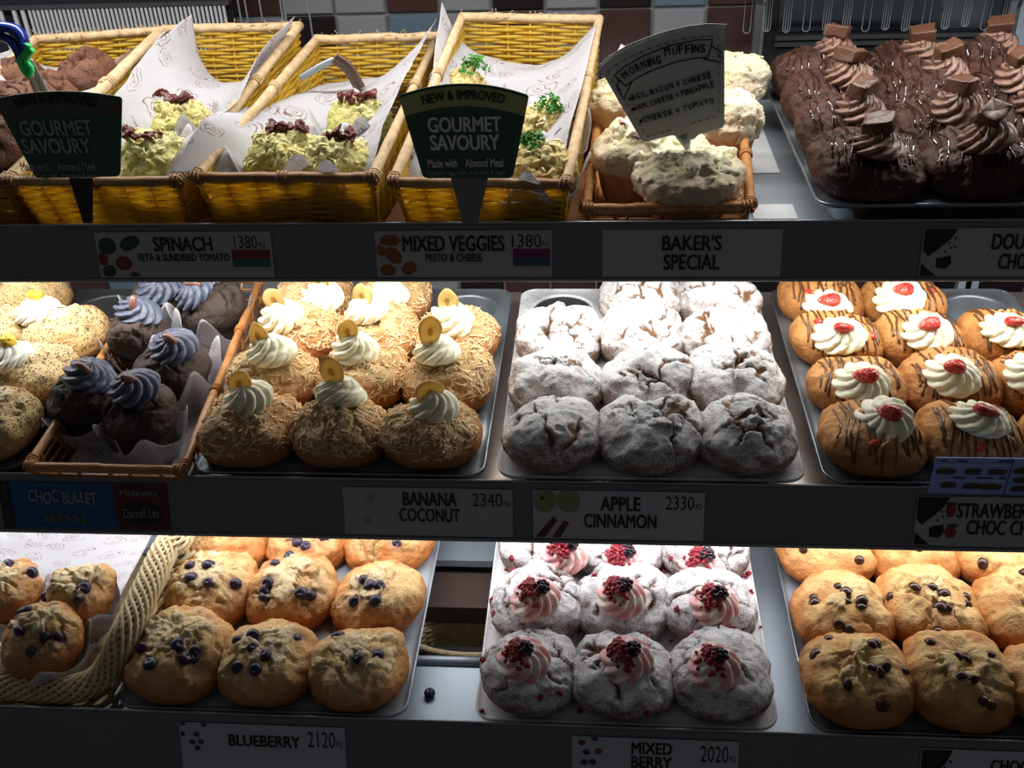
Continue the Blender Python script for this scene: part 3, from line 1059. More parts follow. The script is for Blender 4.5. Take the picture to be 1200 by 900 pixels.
# ------------------------------------------------------------------ muffin crowns
def crown(seed, R=.0575, H=.048, sq=2.6, ncr=4, rough=1.0, burst=.5, lean=.006, NTt=132, NP=64, lump=1.0, under=.30, npl=13):
    rg = np.random.RandomState(seed)
    phm = 2.3
    u = np.linspace(0.0, 1, NP)
    ph = (u * phm)[:, None]
    th = np.linspace(0, 2 * PI, NTt, endpoint=False)[None]
    s_, c_ = np.sin(ph), np.cos(ph)
    below = np.clip((ph - PI / 2) / (phm - PI / 2), 0, 1)
    r0 = np.where(ph < PI / 2, np.abs(s_) ** .80, 1 - under * below ** 1.7)
    z0 = np.where(ph < PI / 2, H * np.sign(c_) * np.abs(c_) ** 1.02, -.018 * np.sin(below * PI / 2))
    plan = 1 / (np.abs(np.cos(th)) ** sq + np.abs(np.sin(th)) ** sq) ** (1 / sq)
    plan = 1 + (plan - 1) * .8
    wob = 1 + .045 * noise(np.stack([np.cos(th) * 1.4, np.sin(th) * 1.4, th * 0 + seed * .37], -1), seed)
    r = R * r0 * plan * wob
    X = r * np.cos(th)
    Y = r * np.sin(th)
    Z = z0 + .017 + 0 * th
    la = rg.uniform(0, 2 * PI)
    hf = np.clip(Z / H, 0, 1.3) ** 1.3
    X = X + lean * math.cos(la) * hf
    Y = Y + lean * math.sin(la) * hf
    P = np.stack([X, Y, Z], -1)
    N = np.stack([s_ * np.cos(th), s_ * np.sin(th), c_ + 0 * th], -1)
    upm = sstep(-.15, .35, c_ + 0 * th)
    big = fbm(P * 24 + 3, seed, 2) * .0075 * lump
    mid = fbm(P * 62 + 9, seed + 1, 3) * .0034 * lump * (.35 + .65 * upm)
    fine = fbm(P * 190, seed + 2, 3) * .0011 * rough
    D = big * (.3 + .7 * upm) + mid + fine
    # the burst middle: craggy crumb pushed up through the shell
    nb = fbm(np.stack([P[..., 0] * 42, P[..., 1] * 42, P[..., 0] * 0 + seed], -1), seed + 5, 3)
    rad_ = np.hypot(X - .006 * math.cos(la), Y - .006 * math.sin(la)) / R
    e = burst - rad_ + nb * .55
    bm = sstep(0.0, .045, e) * (burst > 0)
    D = D + bm * (.0022 * (1 + .8 * np.abs(fbm(P * 95, seed + 7, 3)) * 2 * rough))
    rim = np.exp(-((e + .012) / .02) ** 2) * (burst > 0)
    D = D - rim * .0022
    # cracks: the shell breaks into plates whose borders open unevenly
    crk = np.zeros_like(X)
    wx = X + noise(P * 60, seed + 11) * .0065 + noise(P * 170, seed + 13) * .0022
    wy = Y + noise(P * 60, seed + 12) * .0065 + noise(P * 170, seed + 14) * .0022
    ang = rg.uniform(0, 2 * PI, npl)
    rq = R * .95 * np.sqrt(rg.uniform(0, 1, npl))
    cx_, cy_ = rq * np.cos(ang), rq * np.sin(ang)
    ds = np.hypot(wx[..., None] - cx_, wy[..., None] - cy_)
    so = np.sort(ds, -1)
    own = ds.argmin(-1)
    gap = so[..., 1] - so[..., 0]
    md = sstep(-.05, .30, fbm(np.stack([X * 30, Y * 30, X * 0 + seed], -1), seed + 21, 2) + .10 * ncr - .34 + .25 * (1 - rad_))
    crk = np.exp(-(gap / (.0016 + .0018 * md)) ** 2) * md * upm * sstep(1.05, .75, rad_)
    off = rg.uniform(-1, 1, npl)[own] * .0016
    D = D + off * md * upm * sstep(0, .004, gap) + .0010 * md * np.exp(-((gap - .006) / .003) ** 2) * upm
    D = D - crk * .0062
    P = P + N * D[..., None]
    P[0] = P[0].mean(0)
    V = P.reshape(-1, 3)
    F = grid_faces(NP, NTt, True)[:, ::-1]
    me = MB().add(V, F).mesh('crown', [])
    nv = len(V)
    nrm = np.empty(nv * 3, 'f')
    me.vertices.foreach_get('normal', nrm)
    nrm = nrm.reshape(-1, 3)
    if nrm[(NP // 4) * NTt:(NP // 4) * NTt + NTt, 2].mean() < 0:
        me.flip_normals()
        me.update()
        nrm = -nrm
        F = F[:, ::-1]
    for nm, arr in (('crumb', np.clip(crk * .7 + bm * .85, 0, 1)), ('crack', np.clip(crk, 0, 1)), ('up', np.clip(nrm[:, 2], 0, 1)), ('side', np.clip(ph / (PI / 2) + 0 * th, 0, 1.3))):
        a = me.attributes.new(nm, 'FLOAT', 'POINT')
        a.data.foreach_set('value', np.asarray(arr, 'f').ravel())
    bvh = BVHTree.FromPolygons([tuple(p) for p in V[::1]], [tuple(map(int, f)) for f in F])
    return me, V, nrm, bvh


def surf(bvh, dx, dy, dz, cz=.012):
    d = Vector((dx, dy, dz)).normalized()
    o = Vector((0, 0, cz)) + d * .2
    h, n, i, dist = bvh.ray_cast(o, -d)
    if h is None:
        return Vector((0, 0, cz)) + d * .045, d
    if n.dot(d) < 0:
        n = -n
    return h, n


def down(bvh, x, y):
    h, n, i, dist = bvh.ray_cast(Vector((x, y, .3)), Vector((0, 0, -1)))
    if h is None:
        return Vector((x, y, .05)), Vector((0, 0, 1))
    return h, (n if n.z > 0 else -n)


def rot_to(n, spin=0.0):
    return (Vector((0, 0, 1)).rotation_difference(n).to_matrix() @ Matrix.Rotation(spin, 3, 'Z')).to_euler()


def swirl(seed, R=.027, H=.026, lobes=9, twist=2.0, mat=CREAM, groove=.24, tip=.4, droop=0.0):
    rg = random.Random(seed)
    nu, nv = 34, lobes * 12
    t_ = np.linspace(0, 1, nu)[:, None]
    th = np.linspace(0, 2 * PI, nv, endpoint=False)[None]
    # two stacked turns of piped cream ending in a small peak
    prof_r = np.interp(t_, [0, .06, .18, .36, .50, .62, .76, .88, 1], [.90, 1.0, 1.02, .90, .74, .66, .46, .22, .02])
    prof_z = np.interp(t_, [0, .06, .18, .36, .50, .62, .76, .88, 1], [-.12, .04, .22, .46, .58, .72, .90, .98, 1.10])
    lb = np.abs(np.cos(lobes / 2 * (th - twist * t_ ** .8)))
    fac = (1 - groove) + groove * lb ** .75
    fac = fac + (1 - fac) * np.clip((t_ - .85) / .15, 0, 1) * .8
    r = R * prof_r * fac * (1 + .06 * noise(np.stack([np.cos(th) + 0 * t_, np.sin(th) + 0 * t_, t_ * 2 + 0 * th], -1), seed))
    z = H * prof_z + 0 * th + .12 * H * (lb - .5) * (1 - t_)
    a = rg.uniform(0, 2 * PI)
    ox = tip * .006 * (t_ ** 2) * math.cos(a)
    oy = tip * .006 * (t_ ** 2) * math.sin(a)
    V = np.stack([r * np.cos(th) + ox, r * np.sin(th) + oy, z], -1).reshape(-1, 3)
    b = MB().add(V, grid_faces(nu, nv, True))
    return b.mesh('cream_swirl', [mat])


def scatter_on(V, N, seed, n, zmin, mk):
    """mk(rg, count) gives local verts (count,k,3) in a tangent frame and the faces of one piece"""
    rg = np.random.RandomState(seed)
    ok = np.where((V[:, 2] > zmin) & (N[:, 2] > -.1))[0]
    w_ = 1.0 / (1e-4 + 1.0)
    # even out the dense rings near the top by weighting with the ring radius
    wt = np.hypot(V[ok, 0], V[ok, 1]) + .002
    idx = rg.choice(ok, n, p=wt / wt.sum())
    p, nn = V[idx], N[idx]
    ang = rg.uniform(0, 2 * PI, n)
    ref = np.stack([np.cos(ang), np.sin(ang), rg.uniform(-.4, .4, n)], -1)
    tt = ref - nn * (ref * nn).sum(1)[:, None]
    tt /= np.linalg.norm(tt, axis=1)[:, None] + 1e-9
    bt = np.cross(nn, tt)
    L, F = mk(rg, n)
    W = p[:, None] + L[..., 0:1] * tt[:, None] + L[..., 1:2] * bt[:, None] + L[..., 2:3] * nn[:, None]
    k = L.shape[1]
    Fs = (F[None] + (np.arange(n) * k)[:, None, None]).reshape(-1, F.shape[1])
    return MB().add(W.reshape(-1, 3), Fs)


def flakes(rg, n):
    ln = rg.uniform(.003, .0062, n)[:, None]
    wd = rg.uniform(.0005, .0010, n)[:, None]
    cv = rg.uniform(-.0004, .0016, n)[:, None]
    lift = rg.uniform(.0002, .0010, n)[:, None]
    tip = rg.uniform(-.0005, .0022, n)[:, None]
    xs = np.array([-1, -1, 0, 0, 1, 1.])[None] * ln
    ys = np.array([-1, 1, -1, 1, -1, 1.])[None] * wd
    zs = lift + np.array([0, 0, 1, 1, 0, 0])[None] * cv + np.array([0, 0, 0, 0, 1, 1])[None] * tip
    top = np.stack([xs, ys, zs], -1)
    bot = top - np.array([0, 0, .0006])
    return np.concatenate([top, bot], 1), np.array([(0, 1, 3, 2), (2, 3, 5, 4), (6, 8, 9, 7), (8, 10, 11, 9), (0, 2, 8, 6), (2, 4, 10, 8), (1, 7, 9, 3), (3, 9, 11, 5), (0, 6, 7, 1), (4, 5, 11, 10)])


def seeds(rg, n):
    s_ = rg.uniform(.0006, .0010, n)[:, None, None]
    q = np.array([(1.4, 0, .3), (-1.4, 0, .3), (0, 1, .3), (0, -1, .3), (0, 0, 1.1), (0, 0, -.6)])[None]
    return q * s_, np.array([(0, 2, 4), (2, 1, 4), (1, 3, 4), (3, 0, 4), (2, 0, 5), (1, 2, 5), (3, 1, 5), (0, 3, 5)])


def drizzle(bvh, seed, n=9, R=.056, wid=.0012, mat=CHOC, lean=.12, extent=1.25):
    rg = random.Random(seed)
    b = MB()
    xs = [(-.86 + 1.72 * (k + .5) / n) * R + rg.uniform(-.003, .003) for k in range(n)]
    off = rg.uniform(-lean, lean)
    for k, x in enumerate(xs):
        lim = math.sqrt(max(.06, 1 - (x / R) ** 2))
        a0, a1 = -extent * rg.uniform(.75, 1.05) * lim, extent * rg.uniform(.35, .9) * lim
        P, rr_ = [], []
        m = 26
        for q in range(m):
            a = a0 + (a1 - a0) * q / (m - 1)
            xx = x + off * R * math.sin(a) * .6 + .0014 * math.sin(a * 5 + k * 2.1 + seed)
            h, nn = surf(bvh, xx / .046, math.sin(a), math.cos(a), .004)
            P.append(tuple(h + nn * wid * .35))
            e = min(q, m - 1 - q) / 3.0
            bead = 1.7 if q <= 1 else 1.0
            rr_.append(wid * bead * (.7 + .5 * rg.random()) * (.45 + .55 * min(1, e)))
        P = np.array(P)
        P[1:-1] = (P[:-2] + P[1:-1] * 2 + P[2:]) / 4
        b.add(*tube(P, rr_, 6))
    return b.mesh('chocolate_drizzle', [mat])


def cluster(seed, n, rc, rs, mat, flat=.8, name='berry', sub=1):
    rg = np.random.RandomState(seed)
    b = MB()
    v, f = ICO1
    for k in range(n):
        zz = 1 - 2 * (k + .5) / n
        a = k * 2.39996
        q = math.sqrt(1 - zz * zz)
        p = np.array([q * math.cos(a), q * math.sin(a), zz * flat]) * rc * rg.uniform(.9, 1.06)
        b.add(v * rs * rg.uniform(.85, 1.15) + p, f)
    return b.mesh(name, [mat])


BLUEBERRY = None


def berry_mesh():
    nu, nv = 12, 18
    t_ = np.linspace(0, 1, nu)[:, None]
    th = np.linspace(0, 2 * PI, nv, endpoint=False)[None]
    ph = t_ * PI
    r = np.sin(ph) * (1 + 0 * th)
    z = np.cos(ph) * .86 + 0 * th
    # calyx: a small star-shaped crater on top
    cr = np.exp(-(ph / .34) ** 2)
    z = z - cr * .32 + np.exp(-((ph - .42) / .12) ** 2) * (.10 + .08 * np.cos(5 * th))
    V = np.stack([r * np.cos(th), r * np.sin(th), z], -1).reshape(-1, 3) * .0072
    return MB().add(V, grid_faces(nu, nv, True)).mesh('blueberry', [BERRY])


def chip_mesh():
    nu, nv = 9, 16
    r = np.array([0, .35, .62, .85, 1.0, 1.02, .92, .6, 0.01])[:, None]
    z = np.array([.62, .55, .42, .26, .05, -.12, -.3, -.38, -.4])[:, None]
    th = np.linspace(0, 2 * PI, nv, endpoint=False)[None]
    V = np.stack([r * np.cos(th), r * np.sin(th), z + 0 * th], -1).reshape(-1, 3) * .0064
    return MB().add(V, grid_faces(nu, nv, True)).mesh('chocolate_chip', [CHIP])


BLUEBERRY, CHIPM = berry_mesh(), chip_mesh()


def chunk_mesh(seed, a=.0135, b=.009, c=.0075, mat=MILK, name='chocolate_chunk'):
    V, F = superq(a, b, c, .22, 18, 24)
    V = V + (fbm(V * 130, seed, 3) * .0042)[:, None] * (V / (np.linalg.norm(V, axis=1)[:, None] + 1e-6))
    V[:, 2] += .12 * V[:, 0]
    return MB().add(V, F).mesh(name, [mat])


def banana_mesh(seed, a=.0125, b=.0165, tk=.0026):
    """slice standing in the xz plane; the cut face is an ellipse with a slightly puckered rim"""
    nu, nv = 9, 30
    th = np.linspace(0, 2 * PI, nv, endpoint=False)
    R_ = 1 + .05 * np.cos(3 * th + seed) + .03 * np.sin(5 * th)
    V = []
    for side, r, y in ((-1, .02, .75), (-1, .45, .8), (-1, .8, 1.0), (-1, .94, .95), (0, 1.0, 0), (1, .94, .95), (1, .8, 1.0), (1, .45, .8), (1, .02, .75)):
        yy = side * y * tk + .0022 * np.sin(th * 2 + seed) * r
        V.append(np.stack([a * r * R_ * np.cos(th), yy, b * r * R_ * np.sin(th)], -1))
    return MB().add(np.concatenate(V), grid_faces(nu, nv, True)).mesh('banana_slice', [BANANA])


def strawberry_mesh(seed, a=.0125, b=.0085, c=.0058):
    nu, nv = 16, 22
    rg = random.Random(seed)
    x = np.linspace(-1, 1, nu)[:, None]
    th = np.linspace(0, 2 * PI, nv, endpoint=False)[None]
    r = np.sqrt(np.clip(1 - np.abs(x) ** 2.3, 0.0004, 1)) * (1 - .28 * x)
    V = np.stack([a * x + 0 * th, b * r * np.cos(th), c * r * np.sin(th)], -1)
    V = V.reshape(-1, 3)
    V = V + (noise(V * 160, seed) * .0007)[:, None]
    return MB().add(V, grid_faces(nu, nv, True)).mesh('strawberry_piece', [STRAW])


ROWN = ['front', 'second', 'third', 'back']
cache = {}


def add_crown(o, mat, seed, sugar=False, **kw):
    me, V, N, bvh = crown(seed, **kw)
    me.materials.append(mat)
    link('crown', me, o)
    return V, N, bvh


def cup_body(o, mat, Rt=.044, h=.030):
    key = ('cup', mat.name, Rt, h)
    if key not in cache:
        th = np.linspace(0, 2 * PI, 28, endpoint=False)
        pr_ = [(Rt, 0), (Rt * .93, -h * .5), (Rt * .86, -h), (.001, -h)]
        V = np.concatenate([np.stack([r * np.cos(th), r * np.sin(th), np.full(28, z)], -1) for r, z in pr_])
        cache[key] = MB().add(V, grid_faces(4, 28, True)[:, ::-1]).mesh('muffin_base', [mat])
    return link('muffin_base', cache[key], o)


def local_top(bvh, o, wx, wy):
    """surface point under a world position"""
    return down(bvh, wx - o.location[0], wy - o.location[1])


def muffin(kind, X, Y, z, seed, label, group, cream=None, R=.0605, **opt):
    if kind != 'bullet' and seed < 690:
        Y -= .005
    o = thing('muffin', label, 'muffin', (X, Y, z + CZ), 0, group)
    rg = random.Random(seed * 7 + 1)
    if kind == 'banana':
        V, N, bvh = add_crown(o, COCOD, seed, R=R, H=.038, ncr=3, burst=.42)
        cup_body(o, COCOD, .040)
        link('coconut_flakes', scatter_on(V, N, seed, 460, .024, flakes).mesh('coconut_flakes', [COCO], False), o, kind='stuff')
        if opt.get('top', True):
            h, n = local_top(bvh, o, *cream)
            cs = link('cream_swirl', swirl(seed, .0325, .030, 9, 1.6), o, h - Vector((0, 0, .004)), rot_to((n + Vector((0, 0, 2.0))).normalized(), rg.uniform(0, 6)))
            bx, bz, ang = opt.get('slice', (-.006, .026, 0))
            bz += .006
            link('banana_slice', banana_mesh(seed, opt.get('sa', .0125), opt.get('sb', .0160)), o, h + Vector((bx, -.002, bz)), (rad(-12 + rg.uniform(-8, 8)), rad(ang), rad(rg.uniform(-15, 15))))
    elif kind == 'poppy':
        V, N, bvh = add_crown(o, POPD, seed, R=R, H=.038, ncr=3, burst=.35)
        cup_body(o, POPD, .040)
        link('poppy_seeds', scatter_on(V, N, seed, 1000, .022, seeds).mesh('poppy_seeds', [SEED], False), o, kind='stuff')
        if opt.get('top', True):
            h, n = local_top(bvh, o, *cream)
            link('cream_swirl', swirl(seed, .034, .026, 10, 1.6, LEMONC), o, h - Vector((0, 0, .004)), rot_to((n + Vector((0, 0, 2.0))).normalized(), rg.uniform(0, 6)))
            v_, f_ = superq(.0085, .007, .006, .7, 12, 16)
            v_ = v_ + (noise(v_ * 220, seed) * .0030)[:, None] * np.sign(v_)
            link('lemon_curd', MB().add(v_, f_).mesh('lemon_curd', [CURD]), o, h + Vector((.003, .002, .026)))
    elif kind == 'apple':
        V, N, bvh = add_crown(o, SUGD, seed, R=R, H=.043, ncr=rg.choice((4, 5, 6)), burst=rg.choice((0, .3, .45)), lump=1.2)
        cup_body(o, SUGD, .040)
    elif kind == 'straw':
        V, N, bvh = add_crown(o, STRAWD, seed, R=R, H=.037, ncr=2, burst=.22, lump=.9)
        cup_body(o, STRAWD, .040)
        link('chocolate_drizzle', drizzle(bvh, seed, 13, wid=.0016, mat=CHOCL, extent=1.4), o)
        if cream:
            h, n = local_top(bvh, o, *cream)
            link('cream_swirl', swirl(seed, .0340, .020, 10, 1.2, CREAM, .22), o, h - Vector((0, 0, .003)), rot_to((n + Vector((0, -.5, 1.6))).normalized(), rg.uniform(0, 6)))
            a_ = rg.uniform(-.5, .5)
            link('strawberry_piece', strawberry_mesh(seed, rg.uniform(.0130, .0165), .0100, .0065), o, h + Vector((rg.uniform(-.003, .004), -.008, .0175)), (rad(-22), rg.uniform(-.15, .25), a_ + rg.choice((0, PI))))
        for k in range(2):
            h, n = surf(bvh, rg.uniform(-.6, .6), rg.uniform(-1, -.2), rg.uniform(.4, .8))
            v_, f_ = superq(.006, .004, .003, .8, 8, 12)
            link('strawberry_bit', MB().add(v_, f_).mesh('strawberry_bit', [STRAW]), o, h, rot_to(n, rg.uniform(0, 6)))
    elif kind == 'blue':
        V, N, bvh = add_crown(o, BLUED, seed, R=R, H=.041, ncr=4, burst=.50, lean=.009, lump=1.2, rough=1.2)
        cup_body(o, BLUED, .040)
        spots = []
        for k in range(rg.choice((5, 6, 7))):
            a = rg.uniform(0, 2 * PI) if k > 2 else rg.uniform(PI * 1.05, PI * 1.95)
            q = rg.uniform(.15, .95)
            h, n = surf(bvh, math.cos(a) * q, math.sin(a) * q, .75)
            s_ = rg.uniform(.95, 1.35)
            spots.append(np.array(h))
            link('blueberry', BLUEBERRY, o, h - n * .0025 * s_, rot_to((n + Vector((rg.uniform(-.6, .6), rg.uniform(-.6, .6), 0))).normalized(), rg.uniform(0, 6)), (s_, s_, s_))
        dmin = np.min([np.linalg.norm(V - q, axis=1) for q in spots], axis=0)
        me_ = [q for q in o.children if q.name.startswith('crown')][0].data
        me_.attributes.new('stain', 'FLOAT', 'POINT').data.foreach_set('value', np.exp(-(dmin / .0105) ** 2).astype('f') * .9)
    elif kind == 'chip':
        V, N, bvh = add_crown(o, CHIPD, seed, R=R, H=.042, ncr=3, burst=.32, lean=.008, lump=1.2)
        cup_body(o, CHIPD, .040)
        for k in range(rg.choice((8, 9, 10))):
            a = rg.uniform(0, 2 * PI)
            q = rg.uniform(.1, .55) if k < 5 else rg.uniform(.7, 1.5)
            h, n = surf(bvh, math.cos(a) * q, math.sin(a) * q, .75)
            s_ = rg.uniform(1.0, 1.4)
            link('chocolate_chip', CHIPM, o, h - n * .0012, rot_to((n + Vector((rg.uniform(-.3, .3), rg.uniform(-.3, .3), 0))).normalized(), 0), (s_, s_, s_))
    elif kind == 'berry':
        V, N, bvh = add_crown(o, BERD, seed, R=R, H=.039, ncr=5, burst=.0, lump=1.15)
        cup_body(o, BERD, .040)
        h, n = local_top(bvh, o, *cream)
        sw = Vector((rg.uniform(-.2, .2), -.35, 1.5)).normalized()
        link('cream_swirl', swirl(seed, .0315, .026, 9, 1.6, PINKC), o, h - Vector((0, 0, .003)), rot_to(sw, rg.uniform(0, 6)))
        link('blackberry', cluster(seed, 24, .0082, .0034, BLACKB, .8, 'blackberry'), o, h + Vector((.005 + rg.uniform(-.002, .004), -.003, .025)))
        b = MB()
        v_, f_ = ICO1
        for k in range(80):
            a = rg.uniform(1.9, 5.1)
            q = rg.uniform(.003, .024)
            zz = .027 * (1 - (q / .031) ** 2) + rg.uniform(0, .003)
            b.add(v_ * rg.uniform(.0018, .0036) + np.array([q * math.cos(a), q * math.sin(a), zz]), f_)
        link('raspberry_crumbs', b.mesh('raspberry_crumbs', [RASP]), o, h, kind='stuff')
        for k in range(3):
            a = rg.uniform(0, 2 * PI)
            hh, nn = surf(bvh, math.cos(a), math.sin(a), rg.uniform(.2, .6))
            link('raspberry_bit', cluster(seed + k, 9, .0032, .0018, RASP, .7, 'raspberry_bit'), o, hh, rot_to(nn, 0))
    elif kind == 'choc':
        V, N, bvh = add_crown(o, CHOCD, seed, R=R, H=.045, ncr=6, burst=.45, lump=1.4, rough=1.6)
        cup_body(o, CHOCD, .040)
        link('chocolate_drizzle', drizzle(bvh, seed, 12, wid=.0015, mat=CHOCG), o)
        h, n = local_top(bvh, o, *cream)
        link('cream_swirl', swirl(seed, .0310, .026, 9, 1.8, CHOCC, .30), o, h - Vector((0, 0, .003)), rot_to((n + Vector((0, -.2, 2.0))).normalized(), rg.uniform(0, 6)))
        link('chocolate_chunk', chunk_mesh(seed, .0165, .012, .0085), o, h + Vector((-.001, 0, .029)), (rad(rg.uniform(-20, 20)), rad(rg.uniform(-18, 18)), rad(rg.uniform(-60, 60))))
        b = MB()                                            # chocolate thread over the cream
        for k in range(5):
            x = -.018 + .009 * k + rg.uniform(-.002, .002)
            P = [(x + .002 * math.sin(q), yy, .028 - (x * x + yy * yy) * 26) for q, yy in enumerate(np.linspace(-.022, .018, 10))]
            b.add(*tube(P, .0007, 5))
        link('cream_drizzle', b.mesh('cream_drizzle', [CHOC]), o, h)
    elif kind == 'bullet':
        V, N, bvh = add_crown(o, DARKD, seed, R=R, H=.040, ncr=5, burst=0, sq=2.1, lump=1.0)
        cup_body(o, DARKD, .038, .045)
        if cream:
            h, n = down(bvh, *cream)
            link('frosting_swirl', swirl(seed, .0275, .020, 10, 3.4, BLUEC, .20), o, h - Vector((0, 0, .003)), rot_to((n + Vector((0, -.3, 1.8))).normalized(), rg.uniform(0, 6)))
            P = [(-.012, 0, 0), (-.010, 0, .0005), (0, 0, .0022), (.010, 0, .0006), (.012, 0, 0)]
            link('chocolate_bullet', tmesh('chocolate_bullet', P, [.0028, .0046, .0052, .0046, .0028], BULLET, 12), o, h + Vector((.002, -.009, .020)), (0, rad(opt.get('tip', 15)), rad(opt.get('yaw', -20))))
    elif kind == 'plainchoc':
        V, N, bvh = add_crown(o, CHOCA, seed, R=R, H=.045, ncr=5, burst=.5, sq=2.0, lump=1.2)
        cup_body(o, CHOCA, .038, .035)
        for k in range(3):
            h, n = surf(bvh, rg.uniform(-.8, .8), rg.uniform(-.9, 0), .7)
            link('chocolate_chip', CHIPM, o, h, rot_to(n))
    return o, bvh


def row_label(desc, j, i, nc=3, extra=''):
    coln = {3: ['left', 'middle', 'right'], 2: ['left', 'right'], 1: ['']}[nc][i]
    return ' '.join((desc + f', {ROWN[j]} row, {coln} column' + extra).split())


# ================================================================== THINGS
# ------------------------------------------------------------------ middle shelf: tins of muffins
ZM, ZB, ZT = SH['M']['pan'], SH['B']['pan'], SH['T']['pan']

o, cells, z = tin('M', -.485, -.131, 3, 4, TRAYM, 'grey twelve-cup tin holding the banana coconut muffins')
bcream = {(0, 0): (290, 464), (0, 1): (397, 462), (0, 2): (508, 472), (1, 0): (318, 414), (1, 1): (415, 408), (1, 2): (512, 414),
          (2, 0): (330, 368), (2, 1): (430, 364), (2, 2): (528, 370), (3, 0): (376, 338), (3, 1): (452, 335)}
bs = {(0, 0): (-.006, .022, 30), (0, 1): (-.004, .031, -10), (0, 2): (-.004, .020, 80), (1, 0): (-.012, .022, -18), (1, 1): (-.004, .024, 5), (1, 2): (-.006, .030, 10), (2, 0): (-.006, .024, -30), (2, 1): (-.003, .022, -10), (2, 2): (-.002, .024, 0), (3, 0): (0, .02, 0), (3, 1): (-.01, .02, 0)}
for j in range(4):
    for i in range(3):
        if (j, i) not in bcream:
            continue
        x, y = cells[j * 3 + i]
        c = atz(*bcream[(j, i)], ZM + .062)
        muffin('banana', x, y, ZM, 100 + j * 3 + i, row_label('coconut muffin with cream and standing banana slice', j, i), 'banana coconut muffins', (c[0], c[1]),
               slice=bs[(j, i)], sa=(.0140, .0142, .0150)[i], sb=.0215 if (j, i) in ((0, 1), (1, 2)) else .0180)

o, cells, z = tin('M', -.113, .241, 3, 4, TRAYS, 'sugar-dusted twelve-cup tin of apple cinnamon muffins')
for j in range(4):
    for i in range(3):
        if (j, i) == (3, 0):
            continue
        x, y = cells[j * 3 + i]
        muffin('apple', x, y, ZM, 140 + j * 3 + i, row_label('cracked muffin under icing sugar in the all-plain sugared tin', j, i), 'apple cinnamon muffins', R=.0620)

o, cells, z = tin('M', .264, .614, 3, 4, TRAYM, 'tin of drizzled strawberry muffins at right of middle shelf')
sc_ = {(0, 0): (1037, 489), (0, 1): (1148, 489), (0, 2): (1262, 490), (1, 0): (1011, 443), (1, 1): (1117, 434), (1, 2): (1212, 432), (2, 0): (985, 388), (2, 1): (1088, 383), (2, 2): (1182, 381), (3, 0): (972, 343), (3, 1): (1055, 341)}
for (j, i), q in sc_.items():
    x, y = cells[j * 3 + i]
    c = atz(*q, ZM + .058)
    muffin('straw', x, y, ZM, 180 + j * 3 + i, row_label('chocolate-drizzled muffin with cream and strawberry piece', j, i), 'strawberry muffins with chocolate drizzle', (c[0], c[1]))

o, cells, z = tin('M', -1.045, -.700, 3, 4, TRAYD, 'dark tin at far left holding the seeded muffins, one cup empty')
for (j, i, q) in ((0, 2, None), (1, 2, (10, 413)), (2, 2, (42, 359)), (2, 1, None), (3, 1, None)):
    x, y = cells[j * 3 + i]
    lab = {(0, 2): 'plain-topped poppyseed muffin cut by the left frame edge, front row', (1, 2): 'poppyseed muffin with white cream at the left frame edge, second row',
           (2, 2): 'poppyseed muffin with white cream and yellow curd dot, third row', (2, 1): 'poppyseed muffin sliver at left frame edge, third row', (3, 1): 'poppyseed muffin sliver at left frame edge, back row'}[(j, i)]
    c = atz(*q, ZM + .062) if q else (x - .05, y + .01)
    muffin('poppy', x, y, ZM, 210 + j * 3 + i, lab, 'poppyseed muffins', (max(c[0], x - .046), c[1]), top=q is not None)

# ------------------------------------------------------------------ lowest shelf
o, cells, z = tin('B', -.577, -.222, 3, 4, STEEL, 'shiny tin of blueberry muffins')
for j in range(3):
    for i in range(3):
        x, y = cells[j * 3 + i]
        muffin('blue', x, y, ZB, 240 + j * 3 + i, row_label('golden blueberry muffin with burst top', j, i), 'blueberry muffins in the tin', R=.0615)
o, cells, z = tin('B', -.138, .213, 3, 4, TRAYB, 'sugar-covered tin of pink topped mixed berry muffins')
bc_ = {(0, 0): (613, 770), (0, 1): (734, 770), (0, 2): (838, 776), (1, 0): (628, 699), (1, 1): (728, 697), (1, 2): (838, 700), (2, 0): (662, 643), (2, 1): (732, 643), (2, 2): (825, 645)}
for (j, i), q in bc_.items():
    x, y = cells[j * 3 + i]
    c = atz(*q, ZB + .062)
    muffin('berry', x, y, ZB, 270 + j * 3 + i, row_label('sugared muffin with pink cream and berries', j, i), 'mixed berry muffins', (c[0], c[1]), R=.0615)
o, cells, z = tin('B', .252, .604, 3, 4, TRAYM, 'tin of chocolate chip muffins at right of lowest shelf')
for j in range(3):
    for i in range(3):
        x, y = cells[j * 3 + i]
        muffin('chip', x, y, ZB, 300 + j * 3 + i, row_label('golden chocolate chip muffin', j, i), 'chocolate chip muffins', R=.0640)

rg = random.Random(77)
b = MB()
for k in range(46):
    x = -.125 + .325 * rg.random()
    y = SH['B']['y0'] + .012 + .32 * rg.random()
    if k < 34:                                          # most lie in the channels between the muffins
        x = -.138 + .1145 * rg.choice((0.12, 1.05, 2.0, 3.0)) + rg.uniform(-.008, .008)
    v_, f_ = ICO1
    b.add(v_ * np.array([1.3, 1.2, .6]) * rg.uniform(.0016, .0034) + np.array([x, y, ZB + CZ + .002]), f_)
tag(link('berry_crumbs', b.mesh('berry_crumbs', [RASP]), kind='stuff'), 'red berry crumbs scattered over the sugar-covered tin', 'crumbs')
